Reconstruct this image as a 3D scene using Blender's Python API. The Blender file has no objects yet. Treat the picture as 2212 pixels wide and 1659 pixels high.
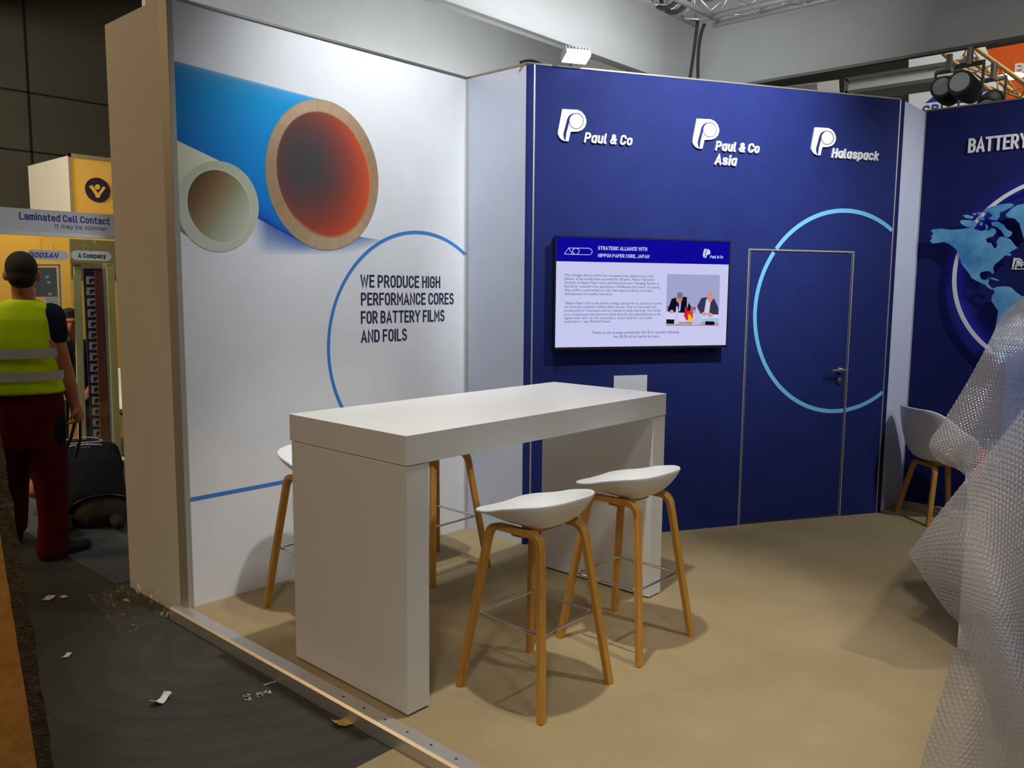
import bpy, bmesh, math, random
import numpy as np
from mathutils import Vector, Matrix

random.seed(7)
SC = bpy.context.scene
COL = SC.collection

# ------------------------------------------------------------------ camera
CAM_H = 1.643
YAW, PITCH, ROLL, FPX = 0.73439312, 0.11394331, -0.0083652, 1788.848
PW, PH = 2212, 1659


def cam_rot():
    sy, cy = math.sin(YAW), math.cos(YAW)
    A = np.array([[sy, -cy, 0], [0, 0, 1], [-cy, -sy, 0]])          # world axes seen from a level camera
    cp, sp = math.cos(PITCH), math.sin(PITCH)
    RX = np.array([[1, 0, 0], [0, cp, -sp], [0, sp, cp]])
    cr, sr = math.cos(ROLL), math.sin(ROLL)
    RZ = np.array([[cr, -sr, 0], [sr, cr, 0], [0, 0, 1]])
    return RZ @ RX @ A


RC = cam_rot()
cam_data = bpy.data.cameras.new('camera')
cam_data.sensor_width = 36.0
cam_data.lens = FPX * 36.0 / PW
cam_data.clip_start = 0.05
cam_data.clip_end = 100
cam = bpy.data.objects.new('camera', cam_data)
COL.objects.link(cam)
cam.matrix_world = Matrix.Translation((0, 0, CAM_H)) @ Matrix([list(r) for r in RC.T]).to_4x4()
SC.camera = cam

# ------------------------------------------------------------------ world, exposure, lamps of the place and added fill lamps
world = bpy.data.worlds.new('hall')
SC.world = world
world.use_nodes = True
world.node_tree.nodes['Background'].inputs[0].default_value = (0.78, 0.80, 0.85, 1)
world.node_tree.nodes['Background'].inputs[1].default_value = 0.045
SC.view_settings.view_transform = 'Standard'
SC.view_settings.look = 'None'
SC.view_settings.exposure = 0.0
SC.view_settings.gamma = 1.0
SC.view_settings.use_curve_mapping = False


def aim(o, target):
    d = Vector(target) - o.location
    o.rotation_euler = d.to_track_quat('-Z', 'Y').to_euler()


def spot(name, loc, target, watts, size=70, blend=0.8, col=(1, 1, 1), radius=0.06):
    l = bpy.data.lights.new(name, 'SPOT')
    l.energy = watts
    l.spot_size = math.radians(size)
    l.spot_blend = blend
    l.color = col
    l.shadow_soft_size = radius
    o = bpy.data.objects.new(name, l)
    COL.objects.link(o)
    o.location = loc
    aim(o, target)
    return o


def area(name, loc, target, watts, size=1.0, col=(1, 1, 1), size_y=None):
    l = bpy.data.lights.new(name, 'AREA')
    l.energy = watts
    l.size = size
    if size_y:
        l.shape = 'RECTANGLE'
        l.size_y = size_y
    l.color = col
    o = bpy.data.objects.new(name, l)
    COL.objects.link(o)
    o.location = loc
    aim(o, target)
    return o


COOL = (0.93, 0.97, 1.0)
spot('truss_and_fill_spot', (2.4, 2.1, 4.0), (2.70, 2.5, 0), 260, 60, 0.5, (1, .97, .90), 0.05)
spot('truss_and_fill_spot', (2.95, 2.50, 4.1), (3.25, 3.97, 2.15), 240, 76, 1.0, COOL, 0.12)
spot('truss_and_fill_spot', (4.0, 0.9, 4.4), (4.98, 2.82, 2.68), 820, 58, 1.0, COOL, 0.06)
spot('truss_and_fill_spot', (3.2, -0.1, 4.0), (3.65, 0.8, 0), 230, 60, 0.8, (1, .95, .85), 0.05)
spot('truss_and_fill_spot', (5.6, -0.4, 4.0), (6.7, 1.5, 1.5), 215, 66, 0.9, COOL, 0.05)
spot('truss_and_fill_spot', (0.9, -1.3, 4.0), (2.2, 0.3, 1.2), 95, 44, 0.9, COOL, 0.15)  # added fill without a known fixture, brightens the bubble wrap
area('hall_and_fill_lamp', (-3.4, 8.4, 4.5), (1.9, 3.4, 0.9), 120, 1.8, (1, .64, .30))
spot('added_fill_spot', (0.8, 4.9, 4.6), (2.4, 7.2, 1.2), 250, 60, 0.8, (1, .92, .8), 0.3)  # added to lift the name tags and sign of the neighbouring booth
area('hall_and_fill_lamp', (6.0, 3.2, 3.7), (6.4, 7.0, 5.0), 90, 2.0, (.9, .95, 1))  # unseen uplight that brightens the left side of the hanging banner
area('hall_and_fill_lamp', (-1.0, 8.5, 4.6), (3.5, 13, 3.6), 240, 2.0, (1, .90, .72))  # added fill for the dark hall wall at upper left
spot('added_fill_spot', (-1.2, -0.6, 5.6), (0.8, 1.7, 0), 330, 62, 0.9, (1, .93, .84), 0.3)  # added overhead fill, keeps the leaning board from going black
area('hall_and_fill_lamp', (5.5, -2.5, 4.0), (9.1, 0.6, 5.2), 55, 1.2, (1, .97, .93))  # added uplight for the right side of the hanging banner
area('hall_and_fill_lamp', (6.0, 5.7, 3.1), (6.0, 7.0, 5.0), 42, 1.6, (.95, .97, 1))  # added uplight behind the booth walls, brightens the pale grey wall
area('booth_lamp', (3.0, 8.3, 3.2), (3.3, 9.3, 1.6), 18, 0.8, (1, .66, .14))
area('hall_and_fill_lamp', (10.2, 0.0, 7.6), (14, 1.0, 4.0), 330, 2.0, (1, .95, .88))  # added fill for the beam and banners beyond the right wall


# ------------------------------------------------------------------ colour and materials


def lin(r, g, b):
    return tuple(((c / 255) / 12.92 if c / 255 <= 0.04045 else ((c / 255 + 0.055) / 1.055) ** 2.4) for c in (r, g, b))


def mat(name, col, rough=0.6, metal=0.0, emit=None, estr=0.0, spec=0.5, alpha=None):
    m = bpy.data.materials.new(name)
    m.use_nodes = True
    b = m.node_tree.nodes['Principled BSDF']
    b.inputs['Base Color'].default_value = (*col, 1)
    b.inputs['Roughness'].default_value = rough
    b.inputs['Metallic'].default_value = metal
    b.inputs['Specular IOR Level'].default_value = spec
    if emit:
        b.inputs['Emission Color'].default_value = (*emit, 1)
        b.inputs['Emission Strength'].default_value = estr
    return m


def noisy(m, c1, c2, scale=8, detail=6, rough=0.6, stretch=(1, 1, 1), bump=0.0, bscale=None, lo=0.35, hi=0.65):
    nt = m.node_tree
    N, L = nt.nodes, nt.links
    b = N['Principled BSDF']
    tc = N.new('ShaderNodeTexCoord')
    mp = N.new('ShaderNodeMapping')
    mp.inputs['Scale'].default_value = stretch
    n = N.new('ShaderNodeTexNoise')
    n.inputs['Scale'].default_value = scale
    n.inputs['Detail'].default_value = detail
    n.inputs['Roughness'].default_value = rough
    r = N.new('ShaderNodeValToRGB')
    r.color_ramp.elements[0].position = lo
    r.color_ramp.elements[1].position = hi
    r.color_ramp.elements[0].color = (*c1, 1)
    r.color_ramp.elements[1].color = (*c2, 1)
    L.new(tc.outputs['Object'], mp.inputs[0])
    L.new(mp.outputs[0], n.inputs[0])
    L.new(n.outputs['Fac'], r.inputs[0])
    L.new(r.outputs[0], b.inputs['Base Color'])
    if bump:
        n2 = N.new('ShaderNodeTexNoise')
        n2.inputs['Scale'].default_value = bscale or scale * 4
        n2.inputs['Detail'].default_value = 4
        L.new(mp.outputs[0], n2.inputs[0])
        bp = N.new('ShaderNodeBump')
        bp.inputs['Strength'].default_value = bump
        bp.inputs['Distance'].default_value = 0.01
        L.new(n2.outputs['Fac'], bp.inputs['Height'])
        L.new(bp.outputs[0], b.inputs['Normal'])
    return m, r


def nmat(name, c1, c2, scale=8, rough=0.6, spec=0.4, **k):
    m = mat(name, c1, rough, spec=spec)
    noisy(m, c1, c2, scale, **k)
    return m


M = {}
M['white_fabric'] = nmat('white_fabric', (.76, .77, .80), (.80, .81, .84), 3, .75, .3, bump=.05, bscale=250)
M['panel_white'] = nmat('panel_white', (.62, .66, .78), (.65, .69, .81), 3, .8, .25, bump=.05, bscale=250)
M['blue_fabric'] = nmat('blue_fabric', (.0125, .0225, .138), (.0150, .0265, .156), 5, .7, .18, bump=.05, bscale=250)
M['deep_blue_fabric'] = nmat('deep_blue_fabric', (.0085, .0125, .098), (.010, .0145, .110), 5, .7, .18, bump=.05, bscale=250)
M['cream_panel'] = nmat('cream_panel', (.74, .72, .66), (.77, .75, .69), 2, .6, .3)
M['carpet'] = nmat('carpet', (.345, .262, .143), (.415, .320, .182), 2.2, .95, .1, detail=8, bump=.25, bscale=300, lo=.3, hi=.7)
M['aluminium'] = mat('aluminium', (.62, .61, .59), .42, .75)
M['edge_profile'] = mat('cream_profile', (.42, .40, .35), .5, .3)
M['dark_aluminium'] = mat('dark_aluminium', (.22, .215, .20), .45, .7)
M['chrome'] = mat('chrome', (.75, .74, .72), .18, 1.0)
M['steel'] = mat('steel', (.55, .55, .56), .28, 1.0)
M['laminate'] = nmat('laminate', (.78, .78, .77), (.80, .80, .79), 2, .38, .45)
M['shell'] = mat('shell_plastic', (.80, .81, .83), .42)
M['logo_white'] = mat('logo_white', (.86, .86, .85), .5)
M['letter_grey'] = mat('letter_grey', (.70, .71, .74), .5)
M['edge_dark'] = mat('edge_dark', (.02, .02, .025), .6)
M['navy_ink'] = mat('navy_ink', (.018, .014, .075), .7)
M['ring_blue'] = mat('ring_blue', lin(62, 128, 205), .7)
M['ring_sky'] = mat('ring_sky', lin(118, 196, 246), .7)
M['black'] = mat('black_plastic', (.012, .012, .014), .35)
M['rubber'] = mat('black_rubber', (.015, .015, .016), .8)
M['wall_grey'] = nmat('wall_grey', (.50, .51, .50), (.55, .56, .55), .8, .9, .1)
M['banner_grey'] = nmat('banner_grey', (.50, .50, .49), (.55, .55, .54), .7, .9, .1)
M['hall_panel'] = nmat('hall_panel', (.10, .095, .08), (.12, .115, .10), .5, .9, .1)
M['hall_dark'] = nmat('hall_dark', (.16, .165, .14), (.21, .21, .18), .5, .9, .1)
M['seam'] = mat('seam', (.015, .012, .01), .9)
M['yellow_board'] = nmat('yellow_board', (.78, .54, .16), (.84, .60, .20), 1.5, .7, .2)
M['sign_white'] = mat('sign_white', (.72, .74, .80), .5)
M['ink_blue'] = mat('ink_blue', lin(30, 45, 150), .6)
M['ink_black'] = mat('ink_black', (.01, .01, .015), .6)
M['skin'] = nmat('skin', lin(196, 130, 100), lin(184, 112, 84), 14, .55, .4)
M['hair'] = nmat('dark_hair', (.014, .011, .009), (.03, .024, .02), 60, .8, .3)
M['hivis'] = nmat('hivis', lin(205, 235, 10), lin(190, 222, 0), 9, .7, .2, bump=.35, bscale=14)
M['reflective'] = mat('reflective_band', lin(190, 185, 178), .4)
M['navy_shirt'] = nmat('navy_shirt', (.010, .014, .032), (.014, .019, .042), 12, .9, .1)
M['black_shirt'] = nmat('black_shirt', (.008, .009, .013), (.012, .013, .018), 12, .9, .1)
M['dark_green'] = nmat('dark_green_shirt', (.014, .020, .014), (.02, .028, .02), 12, .9, .1)
M['red_trousers'] = nmat('red_trousers', (.075, .004, .007), (.11, .006, .009), 9, .9, .1, bump=.3, bscale=16)
M['khaki'] = nmat('khaki_trousers', (.055, .050, .035), (.075, .068, .048), 9, .9, .1)
M['boot'] = nmat('boot', (.018, .018, .018), (.035, .035, .033), 20, .7, .3)
M['brown_board'] = nmat('brown_board', lin(150, 92, 40), lin(128, 76, 30), 6, .7, .2, stretch=(1, 1, .15))
M['pale_tape'] = nmat('pale_tape', (.62, .62, .26), (.68, .68, .30), 6, .6, .3)
M['cell_grey'] = mat('cell_grey', (.62, .65, .68), .45)
M['head_grey'] = mat('dark_grey_casting', (.045, .05, .052), .4)
M['orange'] = mat('orange_fabric', (.86, .12, .010), .8)
M['truss_yellow'] = mat('truss_yellow', (.62, .40, .14), .5)
M['lens'] = mat('lens', (.55, .62, .65), .15)
M['scrap_white'] = mat('scrap_white', (.72, .72, .70), .7)
M['scrap_yellow'] = mat('scrap_yellow', (.60, .42, .10), .7)
M['chalk'] = mat('chalk', (.32, .32, .31), .9)
M['sky_roll'] = mat('sky_roll', (.004, .16, .85), .4)
M['pink'] = mat('pink_acrylic', (.85, .08, .20), .3)


def wood_mat():
    m = mat('oak', (.5, .24, .06), .45, spec=.4)
    noisy(m, lin(208, 154, 72), lin(184, 128, 50), 5, rough=.65, stretch=(14, 14, .7), lo=.3, hi=.7)
    return m


M['oak'] = wood_mat()


def emission(name, col, s):
    m = bpy.data.materials.new(name)
    m.use_nodes = True
    nt = m.node_tree
    nt.nodes.clear()
    e = nt.nodes.new('ShaderNodeEmission')
    e.inputs[0].default_value = (*col, 1)
    e.inputs[1].default_value = s
    o = nt.nodes.new('ShaderNodeOutputMaterial')
    nt.links.new(e.outputs[0], o.inputs[0])
    return m


M['led'] = emission('led_face', (1, .93, .96), 5)
M['halo'] = emission('halo_led', (.26, .22, 1.0), 5.5)
M['scr_white'] = emission('screen_white', lin(198, 200, 238), 1.0)
M['scr_blue'] = emission('screen_blue', lin(14, 10, 150), 1.0)
M['scr_text'] = emission('screen_text', lin(62, 54, 122), 1.0)
M['scr_bold'] = emission('screen_bold', lin(52, 34, 130), 1.0)
M['scr_title'] = emission('screen_title', lin(205, 212, 250), 1.0)
M['glow_lamp'] = emission('lamp_disc', (1, .85, .7), 2.5)


def print_mat():
    m = mat('printed_fabric', (.8, .8, .8), .75, spec=.3)
    nt = m.node_tree
    a = nt.nodes.new('ShaderNodeVertexColor')
    a.layer_name = 'Col'
    nt.links.new(a.outputs[0], nt.nodes['Principled BSDF'].inputs['Base Color'])
    return m


M['print'] = print_mat()


def fade_print_mat():
    m = print_mat()
    m.name = 'printed_fade'
    nt = m.node_tree
    a = nt.nodes['Color Attribute'] if 'Color Attribute' in nt.nodes else [n for n in nt.nodes if n.type == 'VERTEX_COLOR'][0]
    nt.links.new(a.outputs['Alpha'], nt.nodes['Principled BSDF'].inputs['Alpha'])
    return m


M['print_fade'] = fade_print_mat()


def screen_print_mat():
    m = bpy.data.materials.new('screen_picture')
    m.use_nodes = True
    nt = m.node_tree
    nt.nodes.clear()
    a = nt.nodes.new('ShaderNodeVertexColor')
    a.layer_name = 'Col'
    e = nt.nodes.new('ShaderNodeEmission')
    o = nt.nodes.new('ShaderNodeOutputMaterial')
    nt.links.new(a.outputs[0], e.inputs[0])
    nt.links.new(e.outputs[0], o.inputs[0])
    return m


M['scr_pic'] = screen_print_mat()


def concrete():
    m = mat('hall_concrete', (.1, .1, .09), .75, spec=.35)
    nt = m.node_tree
    N, L = nt.nodes, nt.links
    _, ramp = noisy(m, (.026, .027, .023), (.072, .068, .056), .9, detail=9, rough=.62, bump=.15, bscale=40, lo=.3, hi=.72)
    tc = N.new('ShaderNodeTexCoord')
    mp = N.new('ShaderNodeMapping')
    mp.inputs['Location'].default_value = (-1.92, -3.55, 0)
    w = N.new('ShaderNodeTexWave')                                   # swirls left by a floor machine
    w.wave_type = 'RINGS'
    w.rings_direction = 'Z'
    w.inputs['Scale'].default_value = 2.3
    w.wave_profile = 'SAW'
    w.inputs['Distortion'].default_value = 3.5
    w.inputs['Detail'].default_value = 3
    w.inputs['Detail Scale'].default_value = 1.2
    mx = N.new('ShaderNodeMixRGB')
    mx.blend_type = 'MULTIPLY'
    mx.inputs[0].default_value = 0.2
    L.new(tc.outputs['Object'], mp.inputs[0])
    L.new(mp.outputs[0], w.inputs[0])
    L.new(ramp.outputs[0], mx.inputs[1])
    L.new(w.outputs[0], mx.inputs[2])
    L.new(mx.outputs[0], N['Principled BSDF'].inputs['Base Color'])
    return m


M['concrete'] = concrete()
M['grey_carpet'] = nmat('grey_carpet', (.085, .095, .115), (.11, .12, .145), 5, .95, .1, bump=.2, bscale=200)
M['chip_edge'] = nmat('chip_edge', (.045, .030, .014), (.14, .095, .045), 60, .95, .1, bump=.9, bscale=160, lo=.3, hi=.7)
M['chip_face'] = nmat('chip_face', lin(206, 140, 66), lin(180, 116, 48), 22, .8, .2, bump=.15, bscale=90)


def map_mat():
    m = mat('map_blue', (.1, .4, .8), .6)
    noisy(m, lin(62, 142, 205), lin(128, 196, 236), 5, detail=8, lo=.35, hi=.68)
    return m


M['map'] = map_mat()


def glass_mat(name, col, alpha, rough=.1):
    m = bpy.data.materials.new(name)
    m.use_nodes = True
    nt = m.node_tree
    nt.nodes.clear()
    t = nt.nodes.new('ShaderNodeBsdfTransparent')
    g = nt.nodes.new('ShaderNodeBsdfGlossy')
    g.inputs['Roughness'].default_value = rough
    g.inputs['Color'].default_value = (*col, 1)
    mx = nt.nodes.new('ShaderNodeMixShader')
    mx.inputs[0].default_value = alpha
    o = nt.nodes.new('ShaderNodeOutputMaterial')
    nt.links.new(t.outputs[0], mx.inputs[1])
    nt.links.new(g.outputs[0], mx.inputs[2])
    nt.links.new(mx.outputs[0], o.inputs[0])
    return m


M['acrylic'] = glass_mat('acrylic', (.9, .95, .93), .14, .05)
M['film'] = glass_mat('clear_film', (.62, .60, .52), .10, .38)


def wrap_mat(fac=.52):
    m = bpy.data.materials.new('bubble_wrap')
    m.use_nodes = True
    nt = m.node_tree
    nt.nodes.clear()
    N, L = nt.nodes, nt.links
    t = N.new('ShaderNodeBsdfTransparent')
    t.inputs[0].default_value = (.93, .92, .95, 1)
    d = N.new('ShaderNodeBsdfDiffuse')
    d.inputs[0].default_value = (.88, .86, .90, 1)
    tr = N.new('ShaderNodeBsdfTranslucent')
    tr.inputs[0].default_value = (.88, .86, .90, 1)
    g = N.new('ShaderNodeBsdfGlossy')
    g.inputs[0].default_value = (1, 1, 1, 1)
    g.inputs['Roughness'].default_value = .22
    m1 = N.new('ShaderNodeMixShader')
    m1.inputs[0].default_value = .5
    L.new(d.outputs[0], m1.inputs[1])
    L.new(tr.outputs[0], m1.inputs[2])
    m2 = N.new('ShaderNodeMixShader')
    m2.inputs[0].default_value = fac
    L.new(t.outputs[0], m2.inputs[1])
    L.new(m1.outputs[0], m2.inputs[2])
    f = N.new('ShaderNodeFresnel')
    f.inputs[0].default_value = 1.5
    m3 = N.new('ShaderNodeMixShader')
    mu = N.new('ShaderNodeMath')
    mu.operation = 'MULTIPLY'
    mu.inputs[1].default_value = .5
    L.new(f.outputs[0], mu.inputs[0])
    L.new(mu.outputs[0], m3.inputs[0])
    L.new(m2.outputs[0], m3.inputs[1])
    L.new(g.outputs[0], m3.inputs[2])
    o = N.new('ShaderNodeOutputMaterial')
    L.new(m3.outputs[0], o.inputs[0])
    return m


M['wrap'] = wrap_mat()
M['thin_wrap'] = wrap_mat(.36)

# ------------------------------------------------------------------ from a point of the photo to a point of the place
CAMP = np.array([0, 0, CAM_H])


def ray(p):
    return RC.T @ np.array([(p[0] - PW / 2) / FPX, -(p[1] - PH / 2) / FPX, -1.0])


def hit(p, n, d):
    r = ray(p)
    n = np.array(n, float)
    t = (d - n @ CAMP) / (n @ r)
    return Vector(CAMP + t * r)


def onx(p, x): return hit(p, (1, 0, 0), x)
def ony(p, y): return hit(p, (0, 1, 0), y)
def onz(p, z): return hit(p, (0, 0, 1), z)
def atd(p, d): return Vector(CAMP + ray(p) * d)


class Plane:
    """a vertical wall face: origin o, direction d along it, normal n towards the viewer"""

    def __init__(s, o, d, n):
        s.o, s.d, s.n = Vector(o), Vector(d).normalized(), Vector(n).normalized()

    def uv(s, p, off=0.0):
        q = hit(p, s.n, s.n @ s.o + off)
        return ((q - s.o) @ s.d, q.z)

    def at(s, u, z, off=0.0):
        return s.o + s.d * u + s.n * off + Vector((0, 0, z))

    def mtx(s, u=0, z=0, off=0.0):
        m = Matrix.Identity(4)
        for i, v in enumerate((s.d, Vector((0, 0, 1)), s.n)):
            for k in range(3):
                m[k][i] = v[k]
        m.translation = s.at(u, z, off)
        return m


# ------------------------------------------------------------------ mesh helpers
class MB:
    def __init__(s):
        s.v, s.f, s.c, s.mi = [], [], None, []

    def add(s, vs, fs, mx=None, mi=0):
        k = len(s.v)
        s.v += [tuple((mx @ Vector(p)) if mx else p) for p in vs]
        s.f += [tuple(i + k for i in f) for f in fs]
        s.mi += [mi] * len(fs)
        return s

    def box(s, lo, hi, mx=None, mi=0):
        x0, y0, z0 = lo
        x1, y1, z1 = hi
        vs = [(x0, y0, z0), (x1, y0, z0), (x1, y1, z0), (x0, y1, z0), (x0, y0, z1), (x1, y0, z1), (x1, y1, z1), (x0, y1, z1)]
        fs = [(0, 3, 2, 1), (4, 5, 6, 7), (0, 1, 5, 4), (1, 2, 6, 5), (2, 3, 7, 6), (3, 0, 4, 7)]
        return s.add(vs, fs, mx, mi)

    def tube(s, pts, r, seg=10, closed=False, mx=None, up=None, flat=None):
        """sweep of a circle (or, with flat=(w,h), of a rectangle) along a line of points; r may vary"""
        pts = [Vector(p) for p in pts]
        n = len(pts)
        rs = r if isinstance(r, (list, tuple)) else [r] * n
        vs, fs = [], []
        prev = None
        for i, p in enumerate(pts):
            a = pts[(i - 1) % n] if (closed or i > 0) else p
            b = pts[(i + 1) % n] if (closed or i < n - 1) else p
            t = (b - a).normalized()
            if up is not None:
                x = Vector(up).cross(t)
                x = x.normalized() if x.length > 1e-6 else t.orthogonal().normalized()
            elif prev is None:
                x = t.orthogonal().normalized()
            else:
                x = (prev - t * prev.dot(t)).normalized()
            prev = x
            y = t.cross(x)
            if flat:
                w, h = flat
                cs = [(-w / 2, -h / 2), (w / 2, -h / 2), (w / 2, h / 2), (-w / 2, h / 2)]
                for cx, cy in cs:
                    vs.append(p + x * cx * rs[i] + y * cy * rs[i])
            else:
                for k in range(seg):
                    an = 2 * math.pi * k / seg
                    vs.append(p + (x * math.cos(an) + y * math.sin(an)) * rs[i])
        m = 4 if flat else seg
        rows = n if closed else n - 1
        for i in range(rows):
            j = (i + 1) % n
            for k in range(m):
                fs.append((i * m + k, i * m + (k + 1) % m, j * m + (k + 1) % m, j * m + k))
        if not closed:
            fs.append(tuple(range(m - 1, -1, -1)))
            fs.append(tuple((n - 1) * m + k for k in range(m)))
        return s.add([tuple(v) for v in vs], fs, mx)

    def cyl(s, a, b, r, seg=24, r2=None):
        return s.tube([a, b], [r, r if r2 is None else r2], seg)

    def prism(s, poly, mx, depth):
        """a polygon in the (u,z) plane of mx, from 0 to depth along the normal"""
        n = len(poly)
        vs = [(x, y, 0) for x, y in poly] + [(x, y, depth) for x, y in poly]
        area2 = sum(poly[i][0] * poly[(i + 1) % n][1] - poly[(i + 1) % n][0] * poly[i][1] for i in range(n))
        if area2 < 0:
            vs = vs[:n][::-1] + vs[n:][::-1]
        fs = [(i, (i + 1) % n, n + (i + 1) % n, n + i) for i in range(n)]
        from mathutils.geometry import tessellate_polygon
        tri = tessellate_polygon([[Vector((v[0], v[1], 0)) for v in vs[n:]]])
        for t in tri:
            a, b, c = [vs[n + i] for i in t]
            cr = (b[0] - a[0]) * (c[1] - a[1]) - (b[1] - a[1]) * (c[0] - a[0])
            t = t if cr > 0 else t[::-1]
            fs.append(tuple(n + i for i in t))
            fs.append(tuple(t[::-1]))
        return s.add(vs, fs, mx)

    def sphere(s, c, rx, ry=None, rz=None, seg=20, rings=12, mx=None):
        ry = rx if ry is None else ry
        rz = rx if rz is None else rz
        vs, fs = [], []
        for i in range(rings + 1):
            th = math.pi * i / rings
            for k in range(seg):
                ph = 2 * math.pi * k / seg
                vs.append((c[0] + rx * math.sin(th) * math.cos(ph), c[1] + ry * math.sin(th) * math.sin(ph), c[2] - rz * math.cos(th)))
        for i in range(rings):
            for k in range(seg):
                fs.append((i * seg + k, i * seg + (k + 1) % seg, (i + 1) * seg + (k + 1) % seg, (i + 1) * seg + k))
        return s.add(vs, fs, mx)


def wloc(o):
    p = Vector((0, 0, 0))
    while o:
        p += o.location
        o = o.parent
    return p


def obj(name, mb, m, parent=None, smooth=False, bevel=0.0, sub=0, local=False):
    me = bpy.data.meshes.new(name)
    me.from_pydata([tuple(v) for v in mb.v], [], mb.f)
    me.validate()
    ms = m if isinstance(m, (list, tuple)) else [m]
    for k in ms:
        me.materials.append(k)
    if len(ms) > 1 and len(me.polygons) == len(mb.mi):
        for p, i in zip(me.polygons, mb.mi):
            p.material_index = i
    if mb.c:
        at = me.color_attributes.new('Col', 'FLOAT_COLOR', 'POINT')
        for i, c in enumerate(mb.c):
            at.data[i].color = tuple(c) if len(c) == 4 else (*c, 1)
    bm = bmesh.new()
    bm.from_mesh(me)
    bmesh.ops.remove_doubles(bm, verts=bm.verts, dist=1e-7)
    if not mb.c:
        bmesh.ops.recalc_face_normals(bm, faces=bm.faces)
    bm.to_mesh(me)
    bm.free()
    if smooth:
        for p in me.polygons:
            p.use_smooth = True
    o = bpy.data.objects.new(name, me)
    COL.objects.link(o)
    if parent is not None:
        o.parent = parent
        if not local:
            o.location = -wloc(parent)
    if bevel:
        b = o.modifiers.new('bevel', 'BEVEL')
        b.width = bevel
        b.segments = 2
        b.limit_method = 'ANGLE'
    if sub:
        k = o.modifiers.new('subsurf', 'SUBSURF')
        k.levels = k.render_levels = sub
    return o


def tag(o, label=None, cat=None, group=None, kind=None):
    if label:
        o['label'] = label
    if cat:
        o['category'] = cat
    if group:
        o['group'] = group
    if kind:
        o['kind'] = kind
    return o


def thing(name, label, cat, loc=(0, 0, 0), group=None, rotz=0.0):
    o = bpy.data.objects.new(name, None)
    o.empty_display_size = .1
    COL.objects.link(o)
    o.location = loc
    o.rotation_euler = (0, 0, rotz)
    return tag(o, label, cat, group)


def struct(name, mb, m, label, cat, **k):
    return tag(obj(name, mb, m, **k), label, cat, None, 'structure')


def copy_tree(o, parent=None):
    c = o.copy()
    COL.objects.link(c)
    if parent is not None:
        c.parent = parent
    for ch in list(o.children):
        copy_tree(ch, c)
    return c


# ---- lettering
_glyph = {}


def text_geom(s, bold=0.0, extrude=0.0, space=1.0):
    key = (s, bold, extrude, space)
    if key in _glyph:
        return _glyph[key]
    cu = bpy.data.curves.new('lettering', 'FONT')
    cu.body = s
    cu.offset = bold
    cu.extrude = extrude
    cu.space_character = space
    cu.resolution_u = 4
    ob = bpy.data.objects.new('lettering', cu)
    me = ob.to_mesh()
    vs = [tuple(v.co) for v in me.vertices]
    fs = [tuple(p.vertices) for p in me.polygons]
    ob.to_mesh_clear()
    bpy.data.objects.remove(ob)
    bpy.data.curves.remove(cu)
    _glyph[key] = (vs, fs)
    return vs, fs


# monoline lettering drawn stroke by stroke; capitals are 1 high, small letters .73
def arc(cx, cy, rx, ry, a0, a1, n=None):
    n = n or max(3, int(abs(a1 - a0) / 15))
    return [(cx + rx * math.cos(math.radians(a0 + (a1 - a0) * k / n)), cy + ry * math.sin(math.radians(a0 + (a1 - a0) * k / n))) for k in range(n + 1)]


XH = .73


def bowl(w, h, ry=None):
    ry = ry or min(.26, h / 2)
    r = arc(w / 2, h - ry, w / 2, ry, 90, 180) + arc(w / 2, ry, w / 2, ry, 180, 360) + arc(w / 2, h - ry, w / 2, ry, 0, 90)
    return r


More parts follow.
